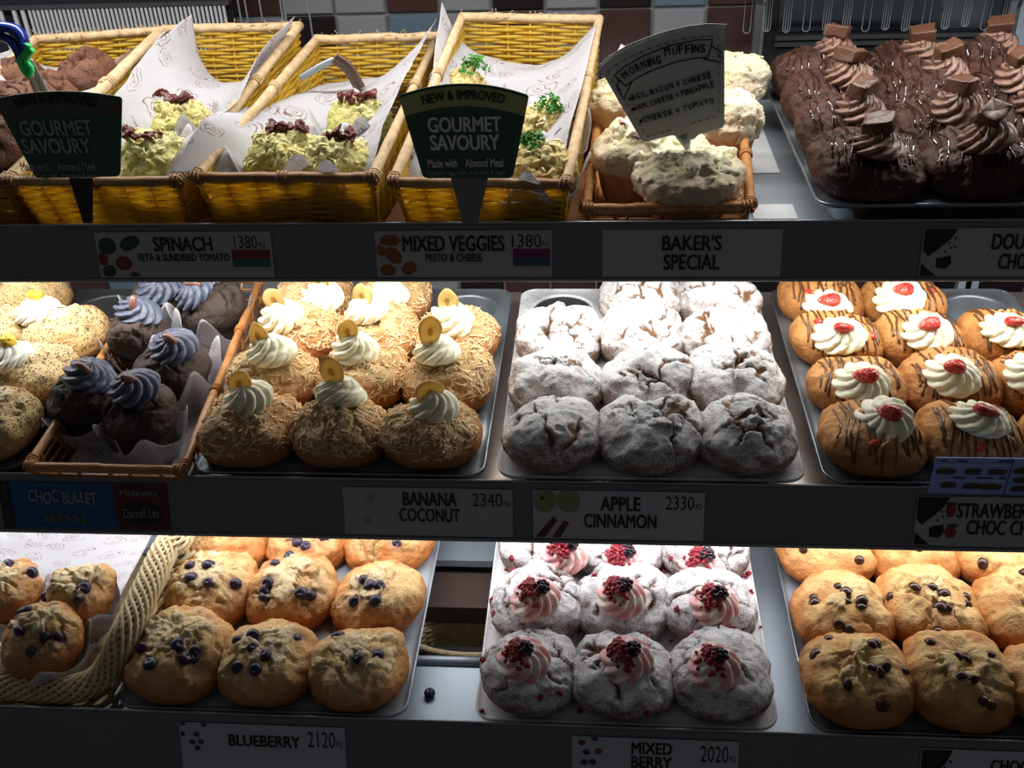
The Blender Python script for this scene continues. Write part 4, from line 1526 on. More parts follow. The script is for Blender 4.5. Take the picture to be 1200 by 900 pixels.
# ------------------------------------------------------------------ top shelf: double chocolate tin
o, cells, z = tin('T', .249, .601, 3, 4, TRAYM, 'tin of double chocolate muffins at right of top shelf')
cc_ = {(0, 0): (1030, 160), (0, 1): (1165, 163), (0, 2): (1275, 160), (1, 0): (1010, 122), (1, 1): (1124, 120), (1, 2): (1225, 120), (2, 0): (994, 86), (2, 1): (1109, 76), (2, 2): (1196, 84), (3, 0): (979, 56), (3, 1): (1080, 53), (3, 2): (1170, 46)}
for (j, i), q in cc_.items():
    x, y = cells[j * 3 + i]
    c = atz(*q, ZT + .068)
    cx, cy = min(max(c[0], x - .03), x + .03), min(max(c[1], y - .03), y + .03)
    muffin('choc', x, y, ZT, 330 + j * 3 + i, row_label('chocolate muffin with brown cream and chocolate block', j, i), 'double chocolate muffins', (cx, cy), R=.0625)


# ------------------------------------------------------------------ woven baskets
def weave(Pbl, Pbr, Ptl, Ptr, rows, stakes, r=.0024, amp=.0016, mat=YELLOW, name='woven_side', gap=1.0):
    Pbl, Pbr, Ptl, Ptr = (np.asarray(p, float) for p in (Pbl, Pbr, Ptl, Ptr))
    nrm = np.cross(Pbr - Pbl, Ptl - Pbl)
    nrm /= np.linalg.norm(nrm)
    b = MB()
    m = stakes * 4 + 1
    u = np.linspace(0, 1, m)
    rg = np.random.RandomState(int(abs(Pbl[0]) * 9999) % 9999)
    for k in range(rows):
        v = (k + .5) / rows
        A, B = Pbl + (Ptl - Pbl) * v, Pbr + (Ptr - Pbr) * v
        P = A + (B - A) * u[:, None]
        P = P + nrm * (amp * np.cos(PI * stakes * u + PI * k))[:, None]
        P[:, 2] += rg.uniform(-.0006, .0006) + .0007 * np.sin(u * 9 + rg.uniform(0, 6))
        b.add(*tube(P, r * rg.uniform(.88, 1.08), 5, caps=False))
    for q in range(stakes + 1):
        uu = min(max((q) / stakes, .01), .99)
        A, B = Pbl + (Pbr - Pbl) * uu, Ptl + (Ptr - Ptl) * uu
        b.add(*tube(A + (B - A) * np.linspace(0, 1, 6)[:, None], r * .8, 5, caps=False))
    return b.mesh(name, [mat])


def rod(a, b_, r, mat, seed=0, knots=(), bow=0.0, name='rim_rod'):
    a, b_ = np.asarray(a, float), np.asarray(b_, float)
    n = 40
    t_ = np.linspace(0, 1, n)
    P = a + (b_ - a) * t_[:, None]
    P[:, 2] += bow * np.sin(PI * t_)
    P = P + fbm(P * 30, seed, 2)[:, None] * .0012
    rr_ = r * (1 + .08 * noise(np.stack([t_ * 22, t_ * 0 + seed, t_ * 0], -1), seed))
    b = MB().add(*tube(P, rr_, 10))
    # wrapping strips round the rod
    for kx in knots:
        c = a + (b_ - a) * kx
        dr = (b_ - a) / np.linalg.norm(b_ - a)
        for q in range(3):
            cc = c + dr * (q - 1) * r * .75 + np.array([0, 0, bow * math.sin(PI * kx)])
            up = np.array([0, 0, 1.0])
            s1 = np.cross(dr, up)
            s1 /= np.linalg.norm(s1)
            s2 = np.cross(s1, dr)
            th = np.linspace(0, 2 * PI, 15)
            ring = cc + (np.cos(th)[:, None] * s1 + np.sin(th)[:, None] * s2) * r * 1.12 + dr * (th / 6.28 - .5)[:, None] * r * .5
            b.add(*tube(ring, r * .28, 5))
    return b.mesh(name, [mat])


def basket(name, label, rim, floor_z, inset, rows, mat=YELLOW, rodm=CANE, rr_=.0062, group=None, stakes=(6, 12), frontrows=None):
    """rim: front left, front right, back right, back left (world)"""
    fl, fr, br, bl = (np.asarray(p, float) for p in rim)
    c = (fl + fr + br + bl) / 4
    org = np.array([c[0], c[1], floor_z])
    o = thing(name, label, 'basket', tuple(org), 0, group)
    L = lambda p: np.asarray(p, float) - org
    cxy = c[:2]

    def base(p):
        q = p.copy()
        q[:2] = cxy + (p[:2] - cxy) * (1 - inset)
        q[2] = floor_z + .003
        return q
    R_ = [fl, fr, br, bl]
    Bs = [base(p) for p in R_]
    for k, (a, b_) in enumerate(((0, 1), (1, 2), (2, 3), (3, 0))):
        st = stakes[k % 2]
        h = max(R_[a][2], R_[b_][2]) - floor_z
        nr = max(3, int(round(h / .0047))) if rows is None else rows
        link('woven_side', weave(L(Bs[a]), L(Bs[b_]), L(R_[a]), L(R_[b_]), nr, st, mat=mat), o, kind='stuff')
        d = (R_[b_] - R_[a]) / np.linalg.norm(R_[b_] - R_[a])
        kn = ((.02, .5, .98), (.02, .6), (), (.4, .98))[k]
        link('rim_rod', rod(L(R_[a] - d * .003), L(R_[b_] + d * .003), rr_, CANED if (k == 0 and rodm is CANE) else rodm, k + int(abs(fl[0]) * 100), kn), o)
    link('woven_floor', MB().box((Bs[0][0] - org[0], Bs[0][1] - org[1], .001), (Bs[1][0] - org[0], Bs[2][1] - org[1], .004)).mesh('woven_floor', [mat], False), o)
    return o


GB = 'yellow willow baskets on the top shelf'
zf = SH['T']['z'] + CZ
YB = 1.47
BK = {'A': ((-150, 214), (4, 213), (188, 36), (42, 46)), 'B': ((12, 212), (208, 212), (350, 31), (193, 34)), 'C': ((229, 208), (437, 208), (512, 43), (371, 46)), 'D': ((461, 213), (664, 216), (702, 23), (541, 20))}
lab = {'A': 'yellow wicker basket at far left holding brown muffins', 'B': 'yellow wicker basket behind the left green sign, spinach muffins in it', 'C': 'yellow wicker basket between the two green signs',
       'D': 'yellow wicker basket behind the right green sign, parsley topped muffins inside'}
for k, (a, b_, c_, d_) in BK.items():
    basket('wicker_basket', lab[k], (aty(*a, 1.092), aty(*b_, 1.092), aty(*c_, YB), aty(*d_, YB)), zf + .003, .10, None, group=GB)
bd = link('wooden_board', boxmesh('wooden_board', (-1.05, 0, 0), (-.012, .42, .0022), plain('wooden_board', (.42, .19, .09), .5, var=.25, scale=30)), None, (0, 1.086, zf + .0003))
tag(bd, 'reddish brown board under the yellow baskets', 'board')
# frayed fibres on the back rims
rg_ = random.Random(3)
for o in [q for q in C.objects if q.name.startswith('wicker_basket')]:
    rods = [q for q in o.children if q.name.startswith('rim_rod')]
    back = rods[2]
    co = np.array([v.co[:] for v in back.data.vertices])
    zmax = co[:, 2].max()
    b = MB()
    for k in range(60):
        p = co[rg_.randrange(len(co))].copy()
        P = [p]
        d_ = np.array([rg_.uniform(-1, 1), rg_.uniform(-.4, .1), rg_.uniform(.1, 1)]) * .0028
        for q in range(3):
            P.append(P[-1] + d_ + np.array([rg_.uniform(-1, 1), 0, rg_.uniform(-1, .6)]) * .0018)
        b.add(*tube(np.array(P), .0005, 3))
    link('frayed_fibres', b.mesh('frayed_fibres', [CANE]), o, kind='stuff')

# open rattan basket of pastry cases
e_rim = (aty(686, 245, 1.096), aty(880, 242, 1.096), aty(866, 94, 1.47), aty(706, 106, 1.47))
c = sum(np.array(p) for p in e_rim) / 4


def frame_basket(label, rim, fz, r, mat, group=None, inset=.05, bars=(7, 12), slab=True, lower=True):
    c = sum(np.array(p) for p in rim) / 4
    org = np.array([c[0], c[1], fz])
    o = thing('rattan_basket', label, 'basket', tuple(org), 0, group)
    B_ = [np.array([c[0] + (p[0] - c[0]) * (1 - inset), c[1] + (p[1] - c[1]) * (1 - inset), fz + r]) for p in rim]
    for k in range(4):
        a, b_ = np.array(rim[k]), np.array(rim[(k + 1) % 4])
        link('rim_rod', rod(a - org, b_ - org, r, mat, k + 3, (.02, .36, .68, .98) if k % 2 else (.02, .98)), o)
        if lower:
            link('base_rod', rod(B_[k] - org, B_[(k + 1) % 4] - org, r * .7, mat, k + 9, (), name='base_rod'), o)
        n = bars[k % 2]
        b = MB()
        for q in range(n + 1):
            t_ = min(max(q / n, .01), .99)
            p1, p2 = a + (b_ - a) * t_, B_[k] + (B_[(k + 1) % 4] - B_[k]) * t_
            t2 = min(max((q + (.6 if q % 2 else -.6)) / n, .01), .99)
            p3 = B_[k] + (B_[(k + 1) % 4] - B_[k]) * t2
            b.add(*tube(np.array([p1, (p1 + p3) / 2, p3]) - org, r * .38, 6))
        for q in range(3):
            v_ = .25 + .25 * q
            p1, p2 = a + (B_[k] - a) * v_, b_ + (B_[(k + 1) % 4] - b_) * v_
            b.add(*tube(p1 + (p2 - p1) * np.linspace(0, 1, 6)[:, None] - org, r * .30, 6))
        link('side_canes', b.mesh('side_canes', [mat]), o, kind='stuff')
    if slab:
        link('basket_floor', MB().box((B_[0][0] - org[0], B_[0][1] - org[1], .001), (B_[1][0] - org[0], B_[2][1] - org[1], .003)).mesh('basket_floor', [mat], False), o)
    return o


frame_basket('shallow orange-brown cane basket of pastry muffins under the tilted grey sign', e_rim, zf, .0060, CANEB)


# ------------------------------------------------------------------ greaseproof sheets
def catmull(G, nu, nv):
    G = np.asarray(G, float)

    def res(A, n):
        m = len(A)
        t_ = np.linspace(0, m - 1, n)
        i = np.clip(t_.astype(int), 0, m - 2)
        f = (t_ - i)[:, None, None]
        p0, p1, p2, p3 = A[np.clip(i - 1, 0, m - 1)], A[i], A[i + 1], A[np.clip(i + 2, 0, m - 1)]
        return .5 * (2 * p1 + (p2 - p0) * f + (2 * p0 - 5 * p1 + 4 * p2 - p3) * f ** 2 + (3 * p1 - p0 - 3 * p2 + p3) * f ** 3)
    A = res(G, nu)
    return res(A.transpose(1, 0, 2), nv).transpose(1, 0, 2)


def paper(name, label, G, seed, cat='paper', crumple=.003, n=56, group=None, parent=None, uvs=1.0, mat=PAPER, top=True):
    S = catmull(G, n, n)
    c = S.reshape(-1, 3).mean(0) if parent is None else np.zeros(3)
    d1 = fbm(S * 16, seed, 3)
    ridge = 1 - np.abs(fbm(S * 24, seed + 4, 2)) * 2
    S = S + np.stack([d1 * .5, d1 * .3, ridge * .8 + d1 * .5], -1) * crumple
    V = (S - c).reshape(-1, 3)
    b = MB().add(V, grid_faces(n, n))
    me = b.mesh(name, [mat])
    uvl = me.uv_layers.new(name='UVMap')
    u_, v_ = np.meshgrid(np.linspace(0, 1, n), np.linspace(0, 1, n))
    du = np.linalg.norm(G[0][0] - G[0][-1]) if not isinstance(G, list) else .2
    uv = np.stack([u_, v_ * 1.4], -1).reshape(-1, 2) * uvs + seed * 1.7
    li = np.empty(len(me.loops), 'i')
    me.loops.foreach_get('vertex_index', li)
    uvl.data.foreach_set('uv', uv[li].ravel().astype('f'))
    o = link(name, me, parent, None if parent else tuple(c))
    sd = o.modifiers.new('thickness', 'SOLIDIFY')
    sd.thickness = .00025
    if parent is None:
        tag(o, label, cat, group)
    return o


def pgrid(rows, dz=0.0):
    return np.array([[aty(q[0], q[1], Y - (q[2] if len(q) > 2 else 0)) + np.array([0, 0, dz]) for q in pts] for Y, pts in rows])


paper('liner_sheet', 'printed white paper lining the basket behind the left green sign', pgrid([
    (1.130, [(52, 214), (90, 222), (130, 224), (170, 222), (203, 206)]),
    (1.19, [(84, 176), (118, 196), (150, 200), (190, 186), (236, 148)]),
    (1.29, [(128, 122), (165, 150), (200, 158), (240, 146), (276, 122, .05)]),
    (1.39, [(176, 58), (205, 84), (236, 104), (280, 100), (306, 62, .05)]),
    (1.45, [(225, 17), (234, 66), (258, 96), (305, 86), (346, 19, .03)])]), 2, group='printed liner papers in the yellow baskets')
paper('liner_sheet', 'printed white paper lining the basket between the green signs', pgrid([
    (1.130, [(202, 203, .05), (262, 206), (335, 216), (395, 214), (436, 203)]),
    (1.19, [(238, 142, .05), (282, 160), (345, 192), (400, 184), (450, 146)]),
    (1.29, [(262, 132, .03), (312, 126), (365, 146), (425, 138), (470, 100)]),
    (1.39, [(318, 124), (358, 108), (400, 104), (446, 92), (496, 52)]),
    (1.45, [(352, 112), (392, 96), (432, 92), (475, 84), (514, 18)])]), 5, group='printed liner papers in the yellow baskets')
paper('liner_sheet', 'printed white paper with tall left peak behind the right green sign', pgrid([
    (1.130, [(472, 212), (515, 216), (565, 222), (620, 218), (656, 214)]),
    (1.19, [(497, 150), (530, 178), (570, 190), (625, 182), (668, 150)]),
    (1.29, [(506, 96), (540, 130), (585, 140), (640, 128), (684, 92)]),
    (1.39, [(512, 44), (538, 76), (585, 92), (645, 84), (694, 48)]),
    (1.45, [(518, 4), (545, 52), (600, 74), (655, 70), (701, 24)])]), 8, group='printed liner papers in the yellow baskets')
paper('liner_sheet', 'plain white paper strip folded over the far left basket rim', pgrid([
    (1.22, [(-10, 205), (12, 180), (38, 160), (60, 150)]),
    (1.30, [(50, 135), (72, 128), (98, 122), (124, 108)]),
    (1.39, [(100, 92), (118, 84), (142, 80), (160, 72)]),
    (1.45, [(150, 62), (165, 52), (180, 44), (198, 34)])]), 11, crumple=.0015, n=30, group='printed liner papers in the yellow baskets', uvs=.01)
paper('liner_sheet', 'white paper under the brown muffins at far left', pgrid([
    (1.11, [(-130, 214), (-80, 222), (-30, 222), (0, 210)]),
    (1.25, [(-70, 150), (-30, 160), (10, 160), (45, 140)]),
    (1.38, [(-10, 70), (20, 88), (60, 100), (98, 96)]),
    (1.45, [(20, 58), (45, 76), (90, 82), (120, 76)])]), 14, n=40, group='printed liner papers in the yellow baskets')


# ------------------------------------------------------------------ savoury muffins
def tomato_bits(o, h, seed, n=6, sp=.018):
    rg = random.Random(seed)
    for k in range(n):
        v_, f_ = superq(rg.uniform(.007, .012), rg.uniform(.004, .007), .0026, .9, 14, 20)
        v_ = v_ + np.stack([noise(v_ * 150, seed + k), noise(v_ * 150, seed + k + 50), noise(v_ * 190, seed + k + 99) * 1.6], -1) * .0032
        link('dried_tomato', MB().add(v_, f_).mesh('dried_tomato', [TOMATO]), o, h + Vector((rg.uniform(-sp, sp), rg.uniform(-.010, .008), .003 + .0035 * (k % 3))), (rg.uniform(-.6, .6), rg.uniform(-.6, .6), rg.uniform(0, 6)))


def grated(o, V, N, seed, mat, n=150):
    def mk(rg, n):
        ln = rg.uniform(.003, .0065, n)[:, None]
        wd = rg.uniform(.0009, .0017, n)[:, None]
        xs = np.array([-1, -1, 0, 0, 1, 1.])[None] * ln
        ys = np.array([-1, 1, -1, 1, -1, 1.])[None] * wd + np.array([0, 0, 1, 1, 0, 0])[None] * rg.uniform(-.002, .002, n)[:, None]
        zs = rg.uniform(.0004, .0022, n)[:, None] + np.array([0, 0, .001, .001, 0, 0])[None]
        top = np.stack([xs, ys, zs], -1)
        bot = top - np.array([0, 0, .0016])
        return np.concatenate([top, bot], 1), np.array([(0, 1, 3, 2), (2, 3, 5, 4), (6, 8, 9, 7), (8, 10, 11, 9), (0, 2, 8, 6), (2, 4, 10, 8), (1, 7, 9, 3), (3, 9, 11, 5), (0, 6, 7, 1), (4, 5, 11, 10)])
    link('grated_cheese', scatter_on(V, N, seed, n, .012, mk).mesh('grated_cheese', [mat], True), o, kind='stuff')


GREENCH = plain('herbed_cheese', (.86, .76, .36), .45, var=.2, scale=40)


def parsley(o, h, seed, n=46, r=.016):
    rg = random.Random(seed)
    b = MB()
    for k in range(5):
        a = rg.uniform(0, 6.3)
        b.add(*tube(np.array([(0, 0, -.004), (.3 * r * math.cos(a), .3 * r * math.sin(a), .6 * r), (.7 * r * math.cos(a), .7 * r * math.sin(a), .9 * r)]), .0007, 5))
    link('stalks', b.mesh('stalks', [LEAF]), o, h)
    b = MB()
    for k in range(n):
        zz = rg.uniform(0, 1)
        a = rg.uniform(0, 6.3)
        c = Vector((math.cos(a) * r * math.sqrt(1 - zz * zz) * rg.uniform(.5, 1.1), math.sin(a) * r * math.sqrt(1 - zz * zz) * rg.uniform(.5, 1.1), zz * r * rg.uniform(.6, 1.2)))
        Rm = rot_to((c + Vector((rg.uniform(-1, 1), rg.uniform(-1, 1), rg.uniform(0, 1))) * .01).normalized(), rg.uniform(0, 6)).to_matrix()
        s_ = rg.uniform(.0030, .0048)
        pts = [(0, 0, 0)]
        for q in range(10):
            t_ = 2 * PI * q / 10
            rad_ = s_ * (1.15 if q % 2 == 0 else .55)
            pts.append((rad_ * math.cos(t_), rad_ * math.sin(t_), .0016 * math.sin(t_ * 3 + k)))
        top = [tuple(Rm @ Vector(p) + c) for p in pts]
        f = [(0, 1 + q, 1 + (q + 1) % 10) for q in range(10)]
        b.add(top, f)
    link('leaflets', b.mesh('leaflets', [LEAF], False), o, h, kind='stuff')


def wrap_mesh(seed, r0, r1, h0, h1, pts=4, phase=.3, z0=-.03):
    """square of greaseproof pressed round a muffin, its corners standing up"""
    nv, nu = 72, 12
    th = np.linspace(0, 2 * PI, nv, endpoint=False)[None]
    t_ = np.linspace(0, 1, nu)[:, None]
    pk = np.abs(np.cos(pts / 2 * (th - phase))) ** 5
    hh = h0 + (h1 - h0) * pk
    r = r0 + (r1 - r0) * t_ ** .7 + .35 * (r1 - r0) * pk * t_ ** 2
    ple = np.sin(th * 11 + seed) * .0012 + noise(np.stack([np.cos(th) * 3 + 0 * t_, np.sin(th) * 3 + 0 * t_, t_ * 3 + seed + 0 * th], -1), seed) * .0035
    r = r + ple * t_
    V = np.stack([r * np.cos(th), r * np.sin(th), z0 + hh * t_], -1).reshape(-1, 3)
    b = MB().add(V, grid_faces(nu, nv, True))
    me = b.mesh('paper_wrap', [PAPER])
    uvl = me.uv_layers.new(name='UVMap')
    li = np.empty(len(me.loops), 'i')
    me.loops.foreach_get('vertex_index', li)
    uv = V[:, [0, 1]] * 9 + V[:, [2, 2]] * 6 + seed
    uvl.data.foreach_set('uv', uv[li].ravel().astype('f'))
    return me


def wrapped(o, seed, R, z0=-.040, h=.040, peak=.066, k=1.12, phase=.3, r0=.7):
    q = link('paper_wrap', wrap_mesh(seed, R * r0, R * k, h, peak, 4, phase, z0), o)
    sd = q.modifiers.new('thickness', 'SOLIDIFY')
    sd.thickness = .00025


def savoury(p, seed, label, R, mat, cheese, kind, group, wrap=True, phase=.3, H=.040):
    o = thing('savoury_muffin', label, 'muffin', (p[0], p[1], p[2] - .040), 0, group)
    V, N, bvh = add_crown(o, mat, seed, R=R, H=H, ncr=3, burst=.6, rough=2.2, lump=1.4, sq=2.0)
    cup_body(o, mat, R * .74, .035)
    grated(o, V, N, seed, cheese, 46)
    if wrap:
        wrapped(o, seed, R, -.016, .030, .072, 1.24, phase)
    return o, bvh, H


GS = 'spinach muffins in paper'
for (px, py, Y, R, lab_) in ((205, 138, 1.30, .040, 'green-yellow muffin with dried tomato, behind, in the left signed basket'), (172, 182, 1.18, .047, 'green-yellow muffin with dried tomato right of the left green sign'),
                            (112, 168, 1.24, .042, 'green-yellow muffin mostly hidden by the left green sign'), (335, 176, 1.185, .050, 'green muffin with dried tomato, front left in the middle yellow basket'),
                            (395, 182, 1.17, .046, 'green muffin with dried tomato, front right in the middle yellow basket'), (420, 136, 1.30, .044, 'green muffin with dried tomato, rearmost in the middle yellow basket')):
    p = aty(px, py - 3, Y - .012)
    o, bvh, H_ = savoury(p, px, lab_, R, SAVD, GREENCH, 'tomato', GS, phase=px * .7)
    h, n = down(bvh, .004, -.004)
    tomato_bits(o, h, px, 8, .022)
GP = 'pesto muffins with parsley'
for (px, py, Y, R, lab_, pd) in ((548, 106, 1.36, .042, 'parsley topped muffin peeking above the right green sign', (.010, 0)), (640, 150, 1.27, .042, 'parsley topped muffin right of the right green sign, rear one', (.004, -.004)),
                                (628, 194, 1.16, .046, 'parsley topped muffin right of the right green sign, front one', (-.004, .004)), (545, 180, 1.19, .046, 'pesto muffin hidden behind the right green sign', (0, 0))):
    p = aty(px, py - 3, Y - .012)
    o, bvh, H_ = savoury(p, px, lab_, R, PESTD, GRATED, 'parsley', GP, phase=px * .3)
    h, n = down(bvh, *pd)
    parsley(o, h, px, 60, .019)

# ------------------------------------------------------------------ morning muffins in pastry cases
GE = 'pastry muffins in the cane basket'


def pastry(px, py, zc, seed, label, R, ham=0, Rt=.042, hb=.048):
    p = atz(px, py, zc)
    o = thing('pastry_muffin', label, 'muffin', (p[0], p[1], SH['T']['z'] + CZ + .004 + hb), 0, GE)
    me, V, N, bvh = crown(seed, R=R, H=.032, ncr=2, burst=.75, rough=1.6, lump=1.7, sq=2.0, under=.2)
    me.materials.append(CHEESE)
    link('cheese_top', me, o)
    th = np.linspace(0, 2 * PI, 60, endpoint=False)
    wv_ = 1 + .022 * np.cos(th * 15)
    pr_ = [(Rt * 1.04, .012), (Rt * 1.02, 0), (Rt * .92, -hb * .5), (Rt * .80, -hb + .002), (Rt * .78, -hb), (.001, -hb)]
    VV = np.concatenate([np.stack([r * wv_ * np.cos(th), r * wv_ * np.sin(th), np.full(60, z)], -1) for r, z in pr_])
    VV = VV + (fbm(VV * 60, seed, 2) * .002)[:, None]
    link('pastry_case', MB().add(VV, grid_faces(6, 60, True)[:, ::-1]).mesh('pastry_case', [CRUST]), o)
    grated(o, V, N, seed, GRATED, 14)
    rg = random.Random(seed)
    for k in range(ham):
        h, n = surf(bvh, rg.uniform(-.7, .7), rg.uniform(-.9, .3), .8)
        P = np.array([(-.010, 0, .001), (-.003, .003, .004), (.005, -.002, .003), (.011, .002, .001)])
        link('ham_strip', tmesh('ham_strip', P, .0018, HAM if k % 2 else ONION, 6), o, h, rot_to(n, rg.uniform(0, 6)))
    return o


pastry(806, 205, -.457, 501, 'cheese topped pastry muffin in front with the grey sign stuck in it', .066, 0, .050, .040)
pastry(742, 172, -.440, 502, 'pastry muffin with ham and cheese left of the grey sign stake', .050, 7)
pastry(848, 134, -.440, 503, 'cheese topped pastry muffin right of the grey sign, middle one', .048, 0)
pastry(722, 118, -.440, 504, 'pastry muffin behind the left corner of the grey sign', .048, 3)
pastry(855, 84, -.430, 505, 'pale cheese topped muffin at the back right of the cane basket', .048, 0)
pastry(790, 100, -.440, 506, 'pastry muffin hidden behind the grey sign', .046, 2)
paper('napkin', 'white paper corner standing behind the grey sign', pgrid([(1.40, [(712, 76), (722, 72), (734, 68)]), (1.41, [(722, 62), (728, 60), (740, 62)]), (1.42, [(728, 51), (734, 54), (748, 58)])]), 21, n=10, crumple=.001, uvs=.01)

# ------------------------------------------------------------------ brown muffins and tongs at the far left
GA = 'plain chocolate muffins at far left'
for (px, py, Y, R, lab_) in ((98, 84, 1.38, .043, 'cracked brown muffin at the back of the far left basket'), (52, 112, 1.29, .048, 'brown muffin below the blue tongs, second in the far left basket'),
                            (0, 122, 1.24, .048, 'brown muffin at the left edge above the green sign'), (-12, 168, 1.15, .048, 'brown muffin at left edge beside the left green sign'), (20, 88, 1.40, .040, 'brown muffin behind the blue tongs')):
    p = aty(px, py, Y)
    o = thing('chocolate_muffin', lab_, 'muffin', (p[0], p[1], p[2] - .028), 0, GA)
    V, N, bvh = add_crown(o, CHOCA, 600 + px, R=R, H=.036, ncr=6, burst=.35, sq=2.0, lump=.8)
    cup_body(o, CHOCA, R * .75, .035)

t = thing('tongs', 'steel tongs with blue handle and green clip at upper left', 'tongs', tuple(aty(30, 60, 1.20)))
b0 = np.array(t.location)
BLUEP = plain('blue_plastic', (.012, .035, .30), .25, coat=.4)
GREENP = plain('green_plastic', (.03, .62, .14), .3)
P = [aty(x, y, 1.20) - b0 for x, y in ((-45, 36), (-25, 30), (0, 31), (18, 35), (27, 46), (28, 60), (24, 72))]
S_ = catmull(np.array(P)[:, None, :].repeat(2, 1), 40, 2)[:, 0]
link('handle', tmesh('handle', S_, .0088, BLUEP, 14, .7), t)
P = [aty(x, y, 1.195) - b0 for x, y in ((-45, 44), (-10, 42), (10, 46), (20, 58), (26, 74))]
S_ = catmull(np.array(P)[:, None, :].repeat(2, 1), 30, 2)[:, 0]
link('handle', tmesh('handle', S_, .0070, BLUEP, 14, .7), t)
P = [aty(x, y, 1.19) - b0 for x, y in ((33, 52), (31, 62), (24, 70), (27, 80), (34, 88), (36, 80), (30, 70), (38, 58))]
S_ = catmull(np.array(P)[:, None, :].repeat(2, 1), 40, 2)[:, 0]
link('clip', tmesh('clip', S_, .0040, GREENP, 10), t)
for dx in (-4, 5):
    P = np.array([aty(30 + dx, 70, 1.20) - b0, aty(40 + dx, 90, 1.21) - b0, aty(50 + dx, 112, 1.22) - b0])
    link('arm', tmesh('arm', catmull(P[:, None, :].repeat(2, 1), 20, 2)[:, 0], [.0035 + .0025 * q / 19 for q in range(20)], STEEL, 10, .45), t)

t = thing('serving_tongs', 'dark steel tongs poking from paper in the middle yellow basket', 'tongs', tuple(aty(400, 95, 1.37)))
b0 = np.array(t.location)
for a in (((352, 92), (375, 78), (392, 70)), ((392, 68), (408, 80), (422, 104))):
    P = np.array([aty(x, y, 1.37) - b0 for x, y in a])
    link('arm', tmesh('arm', catmull(P[:, None, :].repeat(2, 1), 24, 2)[:, 0], .0042 if a[0][0] > 380 else .0022, plain('dark_steel', (.13, .085, .075), .25, .6) if a[0][0] > 380 else STEEL, 12, 2.0), t)


# ------------------------------------------------------------------ signs
def fan(cx_top, TL, TR, BR, BL, peak, n=16):
    """outline with an arched top edge, in pixels"""
    P = []
    for k in range(n + 1):
        t_ = k / n
        x = TL[0] + (TR[0] - TL[0]) * t_
        y = TL[1] + (TR[1] - TL[1]) * t_ - peak * 4 * t_ * (1 - t_)
        P.append((x, y))
    return P + [BR, BL]


def round_poly(P, r=3.0):
    out = []
    n = len(P)
    for k in range(n):
        a, b_, c = np.array(P[k - 1], float), np.array(P[k], float), np.array(P[(k + 1) % n], float)
        d1, d2 = (a - b_), (c - b_)
        l1, l2 = np.linalg.norm(d1), np.linalg.norm(d2)
        ang = math.acos(np.clip(d1 @ d2 / l1 / l2, -1, 1))
        if ang > 2.7:
            out.append(tuple(b_))
            continue
        rr_ = min(r, l1 * .4, l2 * .4)
        p, q = b_ + d1 / l1 * rr_, b_ + d2 / l2 * rr_
        for t_ in (0, .33, .66, 1):
            out.append(tuple(p * (1 - t_) ** 2 + 2 * b_ * t_ * (1 - t_) + q * t_ ** 2))
    return out


def pxl(P, Y, b0):
    return [(lambda q: (q[0] - b0[0], q[2] - b0[2]))(aty(x, y, Y)) for x, y in P]


SGREEN = plain('sign_dark_green', (.035, .10, .06), .4)
SOLIVE = plain('sign_olive', (.42, .44, .18), .45)
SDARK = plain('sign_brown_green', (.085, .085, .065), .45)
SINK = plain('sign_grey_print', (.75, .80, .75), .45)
SINKD = plain('sign_faint_print', (.32, .38, .34), .45)


